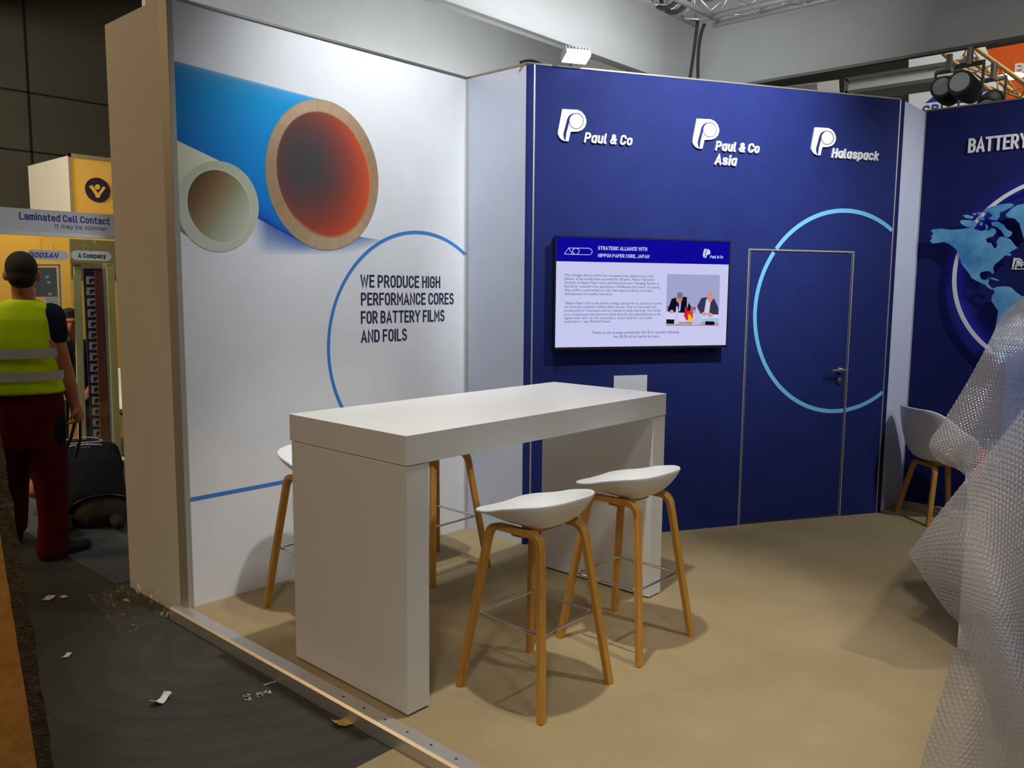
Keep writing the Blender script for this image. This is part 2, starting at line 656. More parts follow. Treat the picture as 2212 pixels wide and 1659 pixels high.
GL = {
    'A': [[(0, 0), (.26, 1), (.52, 0)], [(.09, .27), (.43, .27)]],
    'B': [[(0, .53), (.22, .53)] + arc(.22, .265, .24, .265, 90, -90) + [(0, 0), (0, 1), (.21, 1)] + arc(.21, .765, .21, .235, 90, -90)],
    'C': [arc(.23, .74, .23, .26, 5, 180) + arc(.23, .26, .23, .26, 180, 355)],
    'D': [[(0, 0), (0, 1), (.19, 1)] + arc(.19, .72, .27, .28, 90, 0) + arc(.19, .28, .27, .28, 0, -90) + [(0, 0)]],
    'E': [[(.40, 1), (0, 1), (0, 0), (.40, 0)], [(0, .52), (.35, .52)]],
    'F': [[(.40, 1), (0, 1), (0, 0)], [(0, .50), (.35, .50)]],
    'G': [arc(.23, .74, .23, .26, 5, 180) + arc(.23, .26, .23, .26, 180, 360) + [(.46, .47), (.26, .47)]],
    'H': [[(0, 0), (0, 1)], [(.45, 0), (.45, 1)], [(0, .52), (.45, .52)]],
    'I': [[(0, 0), (0, 1)]],
    'J': [[(.34, 1), (.34, .22)] + arc(.16, .22, .18, .22, 0, -160)],
    'K': [[(0, 0), (0, 1)], [(.46, 1), (.02, .42)], [(.16, .60), (.48, 0)]],
    'L': [[(0, 1), (0, 0), (.38, 0)]],
    'M': [[(0, 0), (0, 1), (.29, .36), (.58, 1), (.58, 0)]],
    'N': [[(0, 0), (0, 1), (.46, 0), (.46, 1)]],
    'O': [bowl(.46, 1)],
    'P': [[(0, 0), (0, 1), (.22, 1)] + arc(.22, .72, .24, .28, 90, -90) + [(0, .44)]],
    'R': [[(0, 0), (0, 1), (.22, 1)] + arc(.22, .73, .23, .27, 90, -90) + [(0, .46)], [(.22, .46), (.47, 0)]],
    'S': [arc(.22, .755, .20, .245, 25, 270) + arc(.22, .255, .22, .255, 90, -155)],
    'T': [[(0, 1), (.50, 1)], [(.25, 1), (.25, 0)]],
    'U': [[(0, 1)] + arc(.23, .26, .23, .26, 180, 360) + [(.46, 1)]],
    'V': [[(0, 1), (.26, 0), (.52, 1)]],
    'W': [[(0, 1), (.17, 0), (.36, .92), (.55, 0), (.72, 1)]],
    'Y': [[(0, 1), (.26, .45), (.52, 1)], [(.26, .45), (.26, 0)]],
    '&': [[(.52, 0), (.10, .66)] + arc(.22, .80, .14, .19, 200, -20) + [(.30, .62), (.08, .44)] + arc(.19, .22, .19, .22, 130, 330) + [(.50, .46)]],
    ',': [[(.04, .06), (0, -.14)]],
    'a': [arc(.19, XH - .19, .19, .19, 150, 0) + [(.38, 0)], [(.38, .43), (.18, .43)] + arc(.18, .215, .18, .215, 90, 270) + [(.28, 0), (.38, .10)]],
    '@': [[(.38, XH), (.38, 0)], [(.38, XH - .1), (.28, XH), (.19, XH)] + arc(.19, XH - .2, .19, .2, 90, 180) + arc(.19, .2, .19, .2, 180, 270) + [(.28, 0), (.38, .1)]],
    'b': [[(0, 1), (0, 0), (.2, 0)] + arc(.2, .2, .2, .2, -90, 0) + arc(.2, XH - .2, .2, .2, 0, 90) + [(.12, XH), (0, XH - .1)]],
    'c': [arc(.2, XH - .22, .2, .22, 20, 180) + arc(.2, .22, .2, .22, 180, 340)],
    'd': [[(.4, 1), (.4, 0)], [(.4, .1), (.28, 0), (.2, 0)] + arc(.2, .2, .2, .2, 270, 180) + arc(.2, XH - .2, .2, .2, 180, 90) + [(.28, XH), (.4, XH - .1)]],
    'e': [[(0, .37), (.4, .37)] + arc(.2, XH - .22, .2, .22, 0, 180) + arc(.2, .22, .2, .22, 180, 330)],
    'h': [[(0, 0), (0, 1)], [(0, XH - .12), (.10, XH), (.2, XH)] + arc(.2, XH - .18, .18, .18, 90, 0) + [(.38, 0)]],
    'i': [[(0, 0), (0, XH - .04)], [(0, .99), (0, 1.03)]],
    'k': [[(0, 0), (0, 1)], [(.36, XH), (.02, .30)], [(.13, .44), (.38, 0)]],
    'l': [[(0, 1), (0, .12), (.04, 0), (.12, 0)]],
    'm': [[(0, 0), (0, XH)], [(0, XH - .12), (.09, XH), (.16, XH)] + arc(.16, XH - .16, .15, .16, 90, 0) + [(.31, 0)], [(.31, XH - .12), (.41, XH), (.47, XH)] + arc(.47, XH - .16, .15, .16, 90, 0) + [(.62, 0)]],
    'n': [[(0, 0), (0, XH)], [(0, XH - .12), (.10, XH), (.2, XH)] + arc(.2, XH - .18, .18, .18, 90, 0) + [(.38, 0)]],
    'o': [bowl(.4, XH, .22)],
    'p': [[(0, -.24), (0, XH)], [(0, XH - .1), (.12, XH), (.2, XH)] + arc(.2, XH - .2, .2, .2, 90, 0) + arc(.2, .2, .2, .2, 0, -90) + [(.12, 0), (0, .1)]],
    'r': [[(0, 0), (0, XH)], [(0, XH - .12), (.10, XH), (.24, XH)]],
    's': [arc(.18, XH - .18, .17, .18, 25, 270) + arc(.18, .19, .19, .19, 90, -155)],
    't': [[(.10, .96), (.10, .14), (.16, 0), (.27, 0)], [(0, XH), (.26, XH)]],
    'u': [[(0, XH), (0, .2)] + arc(.19, .2, .19, .2, 180, 270) + [(.27, 0), (.38, .11)], [(.38, XH), (.38, 0)]],
    'y': [[(0, XH), (.2, .02)], [(.4, XH), (.17, -.12), (.10, -.24), (.02, -.24)]],
}


def stroke_text(s, w, gap=.115):
    """polylines of a line of text and its width; w is the stroke width in cap heights"""
    x, out = 0.0, []
    for ch in s:
        if ch == ' ':
            x += .27
            continue
        g = GL[ch]
        gw = max(p[0] for l in g for p in l)
        for l in g:
            out.append([(x + w / 2 + p[0], w / 2 + p[1] * (1 - w)) for p in l])
        x += gw + w + gap
    return out, x - gap


def put_text(mb, s, pl, u0, z0, u1, cap, off, shear=0.0, bold=0.15, depth=0.0, z1=None):
    lines, wd = stroke_text(s, bold)
    lines = [[p for i, p in enumerate(l) if i == 0 or math.hypot(p[0] - l[i - 1][0], p[1] - l[i - 1][1]) > 1e-4] for l in lines]
    sx = (u1 - u0 - abs(shear) * cap) / wd
    mx = pl.mtx(0, 0, off)
    h = bold * cap / 2
    k = 0
    for l in lines:
        P = [Vector((u0 + x * sx + shear * y * cap, z0 + y * cap)) for x, y in l]
        closed = (P[0] - P[-1]).length < 1e-6
        if closed:
            P = P[:-1]
        n = len(P)
        L_, R_ = [], []
        for i in range(n):
            a = P[(i - 1) % n] if (closed or i > 0) else None
            b = P[(i + 1) % n] if (closed or i < n - 1) else None
            d1 = (P[i] - a).normalized() if a is not None else None
            d2 = (b - P[i]).normalized() if b is not None else None
            c = P[i].copy()
            if d1 is None or d2 is None:
                d = d2 if d1 is None else d1
                c += d * (-h if d1 is None else h)
                o = Vector((-d.y, d.x)) * h
            else:
                t = d1 + d2
                t = t.normalized() if t.length > 1e-6 else Vector((-d1.y, d1.x))
                o = Vector((-t.y, t.x))
                q = max(.42, abs(o.dot(Vector((-d1.y, d1.x)))))
                o = o * (h / q)
            L_.append(c + o)
            R_.append(c - o)
        m = n if closed else n - 1
        for i in range(m):
            j = (i + 1) % n
            q = [R_[i], R_[j], L_[j], L_[i]]
            z_ = depth if depth else 0.0
            k += 1
            zz = z_ + (k % 11) * .00005
            top = [(p.x, p.y, zz) for p in q]
            if depth:
                bot = [(p.x, p.y, 0) for p in q]
                mb.add(bot + top, [(4, 5, 6, 7), (0, 1, 5, 4), (1, 2, 6, 5), (2, 3, 7, 6), (3, 0, 4, 7)], mx)
            else:
                mb.add(top, [(0, 1, 2, 3)], mx)
    return mb


CAPH = max(v[1] for v in text_geom('H')[0])


def put_plain(mb, s, pl, u0, z0, u1, cap, off, shear=0.0, bold=0.0, depth=0.0, z1=None):
    """a line of text on a wall plane, fitted between u0 and u1, with capitals cap metres high"""
    vs, fs = text_geom(s, bold, 0.02 if depth else 0)
    xs = [v[0] for v in vs]
    x0, x1 = min(xs), max(xs)
    sx = (u1 - u0 - abs(shear) * cap) / (x1 - x0)
    sz = cap / CAPH
    sl = 0 if z1 is None else (z1 - z0) / (u1 - u0)
    out = []
    for x, y, z in vs:
        u = (x - x0) * sx
        out.append(tuple(pl.at(u0 + u + shear * y * sz, z0 + y * sz + sl * u, off + (depth if z > 0 else 0))))
    mb.add(out, fs)
    return mb


def px_text(mb, s, pl, p0, p1, cap_px, off=.0012, **k):
    """baseline from photo point p0 to p1, capitals cap_px tall at p0"""
    u0, z0 = pl.uv(p0, off)
    u1, z1 = pl.uv(p1, off)
    cap = pl.uv((p0[0], p0[1] - cap_px), off)[1] - z0
    return put_text(mb, s, pl, u0, z0, u1, cap, off, z1=None, **k)


def poly_px(pl, pts, off=0):
    return [pl.uv(p, off) for p in pts]


def fit_circle(a, b, c):
    (x1, y1), (x2, y2), (x3, y3) = a, b, c
    A = np.array([[x2 - x1, y2 - y1], [x3 - x1, y3 - y1]])
    B = np.array([(x2 ** 2 - x1 ** 2 + y2 ** 2 - y1 ** 2) / 2, (x3 ** 2 - x1 ** 2 + y3 ** 2 - y1 ** 2) / 2])
    cx, cy = np.linalg.solve(A, B)
    return cx, cy, math.hypot(x1 - cx, y1 - cy)


def ring_strip(mb, pl, cx, cz, r, w, off, depth, keep, n=240):
    """flat ring of width w on a plane; keep(u,z) says where it is drawn"""
    for i in range(n):
        a0, a1 = 2 * math.pi * i / n, 2 * math.pi * (i + 1) / n
        am = (a0 + a1) / 2
        if not keep(cx + r * math.cos(am), cz + r * math.sin(am)):
            continue
        q = [(cx + k * math.cos(a), cz + k * math.sin(a)) for k, a in ((r - w / 2, a0), (r + w / 2, a0), (r + w / 2, a1), (r - w / 2, a1))]
        mb.prism(q, pl.mtx(0, 0, off), depth)
    return mb


# ------------------------------------------------------------------ planes of the booth
LEFT = Plane((0, 3.97, 0), (1, 0, 0), (0, -1, 0))
BACK = Plane((3.95, 3.41, 0), (math.cos(math.pi / 6), -.5, 0), (-.5, -math.cos(math.pi / 6), 0))
RIGHT = Plane((6.865, 0, 0), (0, -1, 0), (-1, 0, 0))
WH = 3.0
HF = -.06
# ------------------------------------------------------------------ the setting
mb = MB().box((-3, -4, HF - .05), (24, 20, HF))
struct('floor', mb, M['concrete'], 'dark swirled concrete floor of the exhibition hall', 'floor')
mb = MB().box((1.935, -3, HF + .001), (9.2, 3.99, 0))
struct('floor_booth', mb, M['carpet'], 'tan carpeted raised floor of the booth', 'floor')
mb = MB().box((1.888, 4.75, HF), (9, 13, HF + .006))
struct('floor_neighbour', mb, M['grey_carpet'], 'blue grey carpet of the neighbouring booth at left', 'carpet')
mb = MB().box((.9, -.5, HF), (1.868, 2.262, HF + .006))
struct('floor_tile', mb, M['carpet'], 'tan carpet square on the concrete at the bottom edge', 'carpet')

# aluminium edge of the platform with its screws
mb = MB().prism([(1.868, HF), (1.868, -.004), (1.876, .006), (1.936, .006), (1.936, HF)], Matrix(((1, 0, 0, 0), (0, 0, -1, 4.05), (0, 1, 0, 0), (0, 0, 0, 1))), 7.0)
edge = struct('trim_1', mb, M['aluminium'], 'grey aluminium edge profile along the front of the booth floor', 'edge profile')
for k in range(12):
    y = 2.62 - k * .13
    obj('screw', MB().cyl((1.906, y, .005), (1.906, y, .0072), .005, 10), M['edge_dark'], edge)

# left wall: white printed fabric in an aluminium frame, seen with its end
mb = MB().box((1.955, 3.97, 0), (3.932, 4.06, WH))
wall_left = struct('wall_left', mb, M['white_fabric'], 'white fabric wall printed with two tubes and a slogan', 'wall')
obj('frame_profile', MB().box((1.926, 3.955, 0), (1.956, 4.045, WH + .06)), M['edge_profile'], wall_left, bevel=.002)
obj('corner_profile', MB().box((3.922, 3.955, 0), (3.942, 3.972, WH)), M['aluminium'], wall_left)
obj('top_profile', MB().box((1.955, 3.962, WH), (3.94, 4.06, WH + .012)), M['dark_aluminium'], wall_left)
mb = MB().box((1.93, 4.046, HF), (2.6, 4.18, 3.0)).box((1.93, 4.046, 3.0), (1.955, 4.18, 3.16))
struct('wall_end', mb, M['cream_panel'], 'narrow cream panel standing behind the dark profile of the white wall', 'wall')
mb = MB().box((1.93, 4.18, HF), (3.4, 4.66, 3.01))
struct('wall_side', mb, M['cream_panel'], 'wide cream end of the booth wall facing the aisle', 'wall')

# short white wall between the printed wall and the blue wall
mb = MB().box((3.932, 3.445, 0), (4.03, 3.985, WH))
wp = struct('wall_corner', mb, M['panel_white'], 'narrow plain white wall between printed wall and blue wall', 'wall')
obj('top_profile', MB().box((3.93, 3.44, WH), (4.03, 3.97, WH + .012)), M['dark_aluminium'], wp)
mb = MB().tube([(3.955, 3.447, 0), (3.955, 3.447, WH)], .0, 8) if False else MB()
n = 14
pts = [(3.925 + .035 * (1 - math.cos(math.pi * k / n * .5)), 3.447 - .04 * k / n) for k in range(n + 1)]
poly = pts + [(4.02, 3.40), (4.02, 3.447)]
vs = [(x, y, 0) for x, y in poly] + [(x, y, WH) for x, y in poly]
k_ = len(poly)
fs = [(i, (i + 1) % k_, k_ + (i + 1) % k_, k_ + i) for i in range(k_)] + [tuple(range(k_ - 1, -1, -1)), tuple(range(k_, 2 * k_))]
mb = MB().add(vs, fs)
struct('wall_post', mb, M['blue_fabric'], 'slim rounded blue post at the left end of the blue wall', 'wall post')

# blue wall with its door opening
D0, D1, DH = 1.560, 2.428, 1.928
BL = 2.752
mx = BACK.mtx()


def bwall(u0, u1, z0, z1, b=None):
    return (b or MB()).box((u0, z0, -.09), (u1, z1, 0), mx)


mb = bwall(0.012, D0, 0, WH)
bwall(D0, D1, DH, WH, mb)
bwall(D1, BL, 0, WH, mb)
wall_back = struct('wall_back', mb, M['blue_fabric'], 'blue fabric wall with three white logos, a screen and a flush door', 'wall')
for u in (0.006, BL + .004):
    obj('frame_profile', MB().box((u - .005, 0, -.09), (u + .005, WH, .003), mx), M['aluminium'], wall_back)
obj('top_profile', MB().box((0, WH, -.09), (BL, WH + .01, .003), mx), M['dark_aluminium'], wall_back)
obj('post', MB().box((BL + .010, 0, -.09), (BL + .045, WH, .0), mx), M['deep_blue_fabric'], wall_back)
fr = MB()
fr.box((D0 - .002, 0, -.05), (D0 + .007, DH, .003), mx).box((D1 - .007, 0, -.05), (D1 + .002, DH, .003), mx).box((D0 - .002, DH - .007, -.05), (D1 + .002, DH + .003, .003), mx)
obj('door_frame', fr, M['aluminium'], wall_back)
mb = MB().box((D0 + .014, .012, -.04), (D1 - .014, DH - .014, -.002), mx)
door = struct('door_1', mb, M['blue_fabric'], 'flush blue door with lever handle set into the blue wall', 'door')
obj('edge_strip', MB().box((D0 + .014, .012, -.002), (D0 + .017, DH - .014, .0008), mx).box((D1 - .017, .012, -.002), (D1 - .014, DH - .014, .0008), mx), M['aluminium'], door)
hu, hz = BACK.uv((1816.5, 798.5), .01)
h = MB().cyl(BACK.at(hu, hz, -.002), BACK.at(hu, hz, .010), .026, 28)
h.cyl(BACK.at(hu, hz, .010), BACK.at(hu, hz, .052), .010, 16)
h.tube([BACK.at(hu + .012, hz, .052), BACK.at(hu - .115, hz, .052)], .0095, 16)
obj('door_handle', h, M['steel'], door, smooth=False)
lu, lz = BACK.uv((1815, 822.5), .01)
h = MB().cyl(BACK.at(lu, lz, -.002), BACK.at(lu, lz, .009), .026, 28)
h.cyl(BACK.at(lu, lz, .009), BACK.at(lu, lz, .016), .013, 20)
obj('lock', h, M['steel'], door)

# ring printed across the blue wall and the door
c3 = fit_circle(BACK.uv((1823, 455)), BACK.uv((1631, 690)), BACK.uv((1793, 888)))
indoor = lambda u, z: D0 + .014 < u < D1 - .014 and z < DH - .014
ingap = lambda u, z: D0 - .004 < u < D1 + .004 and z < DH + .004 and not indoor(u, z)
rb = ring_strip(MB(), BACK, *c3, .029, .0002, .0008, lambda u, z: u < BL - .002 and not indoor(u, z) and not ingap(u, z), 480)
obj('ring_print', rb, M['ring_sky'], wall_back)
rb = ring_strip(MB(), BACK, *c3, .029, -.0018, .0008, indoor, 480)
obj('ring_print', rb, M['ring_sky'], door)

# white return and the blue wall at right
mb = MB().box((BACK.at(BL + .045, 0).x, 2.02, 0), (6.866, 2.12, WH))
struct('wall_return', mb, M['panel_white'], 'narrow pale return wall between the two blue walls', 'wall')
mb = MB().box((6.865, -2.5, 0), (6.96, 2.02, WH))
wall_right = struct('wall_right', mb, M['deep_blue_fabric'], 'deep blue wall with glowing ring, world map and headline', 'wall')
obj('corner_profile', MB().box((6.855, 2.008, 0), (6.868, 2.022, WH)), M['aluminium'], wall_right)
obj('top_profile', MB().box((6.86, -2.5, WH), (6.96, 2.12, WH + .012)), M['dark_aluminium'], wall_right)

# ------------------------------------------------------------------ print on the left wall
L_ = LEFT


def ell(pl, Lp, Rp, Tp, Bp):
    l, r, t, b = (np.array(pl.uv(p)) for p in (Lp, Rp, Tp, Bp))
    c = ((l[0] + r[0]) / 2, (t[1] + b[1]) / 2)
    return c, (r - l) / 2, (t - b) / 2


def epnt(e, a, k=1.0):
    c, ax, ay = e
    return (c[0] + k * (ax[0] * math.cos(a) + ay[0] * math.sin(a)), c[1] + k * (ax[1] * math.cos(a) + ay[1] * math.sin(a)))


def mixc(a, b, t):
    t = max(0, min(1, t))
    return tuple(a[i] + (b[i] - a[i]) * t for i in range(3))


def ramp(stops, t):
    for (t0, c0), (t1, c1) in zip(stops, stops[1:]):
        if t <= t1:
            return mixc(c0, c1, (t - t0) / max(1e-9, t1 - t0))
    return stops[-1][1]


def cgrid(pl, fn, nu, nv, off, closed=False):
    """a printed patch: fn(i/nu, j/nv) -> ((u,z), colour)"""
    b = MB()
    b.c = []
    for j in range(nv + 1):
        for i in range(nu + 1):
            (u, z), c = fn(i / nu, j / nv)
            b.v.append(tuple(pl.at(u, z, off)))
            b.c.append(c)
    for j in range(nv):
        for i in range(nu):
            a = j * (nu + 1) + i
            q = (a, a + 1, a + nu + 2, a + nu + 1)
            b.f.append(q)
            b.mi.append(0)
    return b


def orient(b, n):
    nf = []
    for f in b.f:
        p = [Vector(b.v[i]) for i in f]
        nn = (p[1] - p[0]).cross(p[2] - p[0])
        if len(p) > 3:
            nn += (p[2] - p[0]).cross(p[3] - p[0])
        nf.append(f if nn @ n > 0 else f[::-1])
    b.f = nf
    return b


WHT = (.78, .79, .82)
BIG = ell(L_, (573, 372), (817, 386), (698, 216), (713, 541))
BIGI = ell(L_, (597, 364), (799.5, 386), (698, 243), (714, 513))
SML = ell(L_, (382, 444), (558.5, 448), (473, 348), (477, 544))
SMLI = ell(L_, (404.5, 434), (541, 448), (473, 368), (481, 523))
UL = 1.957

# shadow of the tubes on the printed ground
def f_shadow(s, t):
    a = np.array(L_.uv((540, 470))); b = np.array(L_.uv((715, 543))); c = np.array(L_.uv((830, 520))); d = np.array(L_.uv((545, 553)))
    top = a + (c - a) * s
    bot = d + (np.array(L_.uv((760, 549))) - d) * s
    p = top + (bot - top) * t
    k = max(0, 1 - abs(s - .42) / .58) ** .7 * (1 - t) ** .8
    return tuple(p), (*mixc((.10, .30, .75), (.006, .035, .30), k), min(1, 1.3 * k) * min(1, s * 8))


obj('tube_shadow_print', orient(cgrid(L_, f_shadow, 48, 24, .0006), L_.n), M['print_fade'], wall_left)

c_top = lin(120, 190, 232)
blue_st = [(0, lin(150, 200, 228)), (.05, lin(70, 165, 222)), (.2, lin(10, 156, 222)), (.45, lin(0, 140, 214)), (.72, lin(0, 122, 208)), (.9, lin(0, 92, 196)), (1, lin(0, 44, 150))]


def f_big(s, t):
    a = math.radians(88 + (248 - 88) * t)
    q = epnt(BIG, a, 1.0)
    p0 = np.array(L_.uv((357, 127))); p1 = np.array(L_.uv((357, 372)))
    l = p0 + (p1 - p0) * t
    l[0] = UL
    p = (l[0] + (q[0] - l[0]) * s, l[1] + (q[1] - l[1]) * s)
    c = ramp(blue_st, t)
    c = mixc(mixc(c, lin(0, 84, 160), .45), c, s * 1.25)
    return p, c


obj('blue_tube_print', orient(cgrid(L_, f_big, 40, 48, .0010), L_.n), M['print'], wall_left)

cream_st = [(0, lin(222, 226, 196)), (.25, lin(214, 216, 186)), (.6, lin(196, 198, 168)), (.88, lin(170, 172, 132)), (1, lin(120, 118, 78))]


def f_sml(s, t):
    a = math.radians(88 + (250 - 88) * t)
    q = epnt(SML, a)
    p0 = np.array(L_.uv((362, 300))); p1 = np.array(L_.uv((371, 496)))
    l = p0 + (p1 - p0) * t
    l[0] = UL
    return (l[0] + (q[0] - l[0]) * s, l[1] + (q[1] - l[1]) * s), ramp(cream_st, t)


obj('cream_tube_print', orient(cgrid(L_, f_sml, 24, 40, .0014), L_.n), M['print'], wall_left)


def disc_print(name, E0, E1, fn, off, n=96, m=24):
    def f(s, t):
        a = 2 * math.pi * s
        p, q = epnt(E1, a), epnt(E0, a)
        if E1 is E0:
            q = E0[0]
            p = epnt(E0, a)
        return (p[0] + (q[0] - p[0]) * t, p[1] + (q[1] - p[1]) * t), fn(a, t)
    return obj(name, orient(cgrid(L_, f, n, m, off), L_.n), M['print'], wall_left)


rnd = random.Random(3)
rim_noise = [rnd.uniform(-.06, .06) for _ in range(97)]


def c_rim(a, t):
    base = mixc(lin(186, 158, 128), lin(158, 128, 96), .5 + .5 * math.sin(a * 2 + 1))
    if t > .93 or t < .04:
        base = lin(150, 140, 120)
    k = 1 + rim_noise[int(a / (2 * math.pi) * 96) % 97]
    return tuple(x * k for x in base)


disc_print('tube_rim_print', BIG, BIGI, c_rim, .0018, 192, 8)


def c_in(a, t):
    r = 1 - t
    x, y = r * math.cos(a), r * math.sin(a)
    d = math.hypot(x + .42, y - .14) / 1.5
    c = ramp([(0, lin(60, 62, 66)), (.22, lin(72, 62, 64)), (.42, lin(98, 60, 58)), (.62, lin(136, 62, 50)), (.82, lin(182, 72, 42)), (.97, lin(206, 84, 46)), (1.2, lin(222, 98, 54))], d)
    lip = max(0, (r - .93) / .07)
    return mixc(c, lin(236, 150, 80), lip ** 3 * .5 * (1 if x - y > 0 else .15))


disc_print('tube_bore_print', BIGI, BIGI, c_in, .0020, 128, 40)


def c_srim(a, t):
    return mixc(lin(200, 206, 186), lin(184, 190, 166), .5 + .5 * math.cos(a - 1)) if t > .12 else lin(214, 218, 200)


disc_print('tube_rim_print', SML, SMLI, c_srim, .0022, 128, 8)


def c_sin(a, t):
    r = 1 - t
    x, y = r * math.cos(a), r * math.sin(a)
    g = x * .75 - y * .65
    return ramp([(-1, lin(92, 66, 40)), (-.5, lin(128, 98, 66)), (0, lin(150, 138, 104)), (.4, lin(168, 172, 150)), (1, lin(196, 202, 184))], g)


disc_print('tube_bore_print', SMLI, SMLI, c_sin, .0024, 96, 30)

# ring, line and slogan
cL = fit_circle(L_.uv((893, 502)), L_.uv((709.5, 752)), L_.uv((738, 878)))
obj('ring_print', ring_strip(MB(), L_, *cL, .021, .0004, .0008, lambda u, z: u < 3.92, 360), M['ring_blue'], wall_left)
z0 = .566
obj('line_print', MB().box((UL, z0 - .0105, .0004), (2.86, z0 + .0105, .0012), L_.mtx()), M['ring_blue'], wall_left)
tx = MB()
for s, p0, p1 in (('WE PRODUCE HIGH', (779, 621), (951, 625)), ('PERFORMANCE CORES', (780, 660), (980, 660)), ('FOR BATTERY FILMS', (780, 700), (960, 697)), ('AND FOILS', (780, 741), (879, 736))):
    px_text(tx, s, L_, p0, p1, 28, .0008, bold=.160)
obj('slogan', tx, M['navy_ink'], wall_left)

# ------------------------------------------------------------------ raised logos on the blue wall
EMB = dict(
    outer=[(175, 100), (265, 105), (290, 117), (308, 138), (318, 165), (318, 185), (310, 207), (293, 225), (270, 234), (225, 236), (218, 262), (212, 292), (190, 291), (172, 284), (157, 268), (149, 250), (150, 232), (158, 190)],
    slot=[(255, 124), (232, 128), (214, 140), (203, 160), (196, 190), (186, 225), (180, 250), (182, 270), (190, 288), (193, 288), (200, 240), (212, 195), (217, 170), (222, 150), (236, 134)],
    ring=((258, 172), 42, 46))


def emblem(pl, P0, sc, root, off, depth):
    """the P sign: white body, blue swoosh, dark ring, in crop units around P0"""
    conv = lambda q: pl.uv((P0[0] + (q[0] - 175) * sc, P0[1] + (q[1] - 100) * sc))
    out = [conv(q) for q in EMB['outer']]
    mxp = pl.mtx(0, 0, off)
    e = obj('emblem', MB().prism(out, mxp, depth), M['logo_white'], root, bevel=.0)
    g = MB().prism([conv(q) for q in EMB['slot']], pl.mtx(0, 0, off + depth), .001)
    obj('swoosh', g, M['blue_fabric'], e)
    (cx, cy), rx, ry = EMB['ring']
    cc, ex, ey = np.array(conv((cx, cy))), np.array(conv((cx + rx, cy))), np.array(conv((cx, cy - ry)))
    ax, ay = ex - cc, ey - cc
    rg = MB()
    n = 48
    for i in range(n):
        q = []
        for k, a in ((.965, i), (1.035, i), (1.035, i + 1), (.965, i + 1)):
            an = 2 * math.pi * a / n
            p = cc + (ax * math.cos(an) + ay * math.sin(an)) * k
            q.append(tuple(p))
        rg.prism(q, pl.mtx(0, 0, off + depth), .0015)
    obj('emblem_ring', rg, M['edge_dark'], e)
    return e


CR = 800 / 2212
for lab, P0, sc, lines in (
        ('raised white logo of emblem and one line, left of the three on the blue wall', (1213.3, 236.2), CR, [('P@ul & Co', (1260, 308), (1366, 313.5), 22)]),
        ('raised white logo of emblem and two lines, middle of the three on the blue wall', (1503, 256.8), CR * .935, [('P@ul & Co', (1543, 325.5), (1640, 330), 21), ('Asi@', (1541.5, 356), (1591, 358), 22)]),
        ('raised white logo with one long word near the right end of the blue wall', (1758.5, 275.6), CR * .87, [('H@l@sp@ck', (1794, 341), (1897, 346.5), 21)])):
    u, z = BACK.uv(P0)
    root = thing('wall_logo', lab, 'logo sign', BACK.at(u, z, 0), 'logos on the blue wall')
    emblem(BACK, P0, sc, root, .0, .012)
    tx = MB()
    for s, p0, p1, cp in lines:
        px_text(tx, s, BACK, p0, p1, cp, .0, shear=.17, bold=.185, depth=.012)
    obj('lettering', tx, M['logo_white'], root)

# ------------------------------------------------------------------ screen
TO = .07
tu0, tu1, tz0, tz1 = .128, 1.375, 1.266, 1.976
tv = thing('television', 'large black wall screen showing a blue and white slide', 'screen', BACK.at((tu0 + tu1) / 2, tz0, 0))
mxb = BACK.mtx()
obj('body', MB().box((tu0 + .012, tz0 + .012, .0), (tu1 - .012, tz1 - .01, TO - .012), mxb), M['black'], tv)
bz = MB().box((tu0, tz0, TO - .014), (tu1, tz0 + .016, TO + .002), mxb).box((tu0, tz1 - .009, TO - .014), (tu1, tz1, TO + .002), mxb)
bz.box((tu0, tz0, TO - .014), (tu0 + .009, tz1, TO + .002), mxb).box((tu1 - .009, tz0, TO - .014), (tu1, tz1, TO + .002), mxb)
obj('bezel', bz, M['black'], tv)
S0, S1, T0, T1 = tu0 + .009, tu1 - .009, tz0 + .016, tz1 - .009
disp = obj('display', MB().box((S0, T0, TO - .012), (S1, T1, TO - .002), mxb), M['scr_white'], tv)


def scr(p):
    """slide point from the close-up of the screen (pixels of that crop) to wall coordinates, by the four corners"""
    A, B, C_, D = np.array((246, 158.)), np.array((2006, 190.)), np.array((1962, 1250.)), np.array((230, 1280.))
    s, t = .5, .5
    for _ in range(12):
        q = (A * (1 - s) + B * s) * (1 - t) + (D * (1 - s) + C_ * s) * t
        js = (B - A) * (1 - t) + (C_ - D) * t
        jt = (D * (1 - s) + C_ * s) - (A * (1 - s) + B * s)
        ds, dt = np.linalg.solve(np.array([js, jt]).T, np.array(p) - q)
        s, t = s + ds, t + dt
    return (S0 + (S1 - S0) * s, T1 + (T0 - T1) * t)


zb = scr((246, 402))[1]
obj('title_bar', MB().box((S0, zb, TO - .002), (S1, T1, TO - .0012), mxb), M['scr_blue'], disp)


def stext(mb, s, p0, p1, cap, **k):
    u0, z = scr(p0)
    u1, z1 = scr(p1)
    return put_plain(mb, s, BACK, u0, (z + z1) / 2, u1, scr((p0[0], p0[1] - cap))[1] - z, TO - .0008, **k)


def sbold(mb, s, p0, p1, cap, **k):
    u0, z = scr(p0)
    u1, z1 = scr(p1)
    return put_text(mb, s, BACK, u0, (z + z1) / 2, u1, scr((p0[0], p0[1] - cap))[1] - z, TO - .0008, **k)


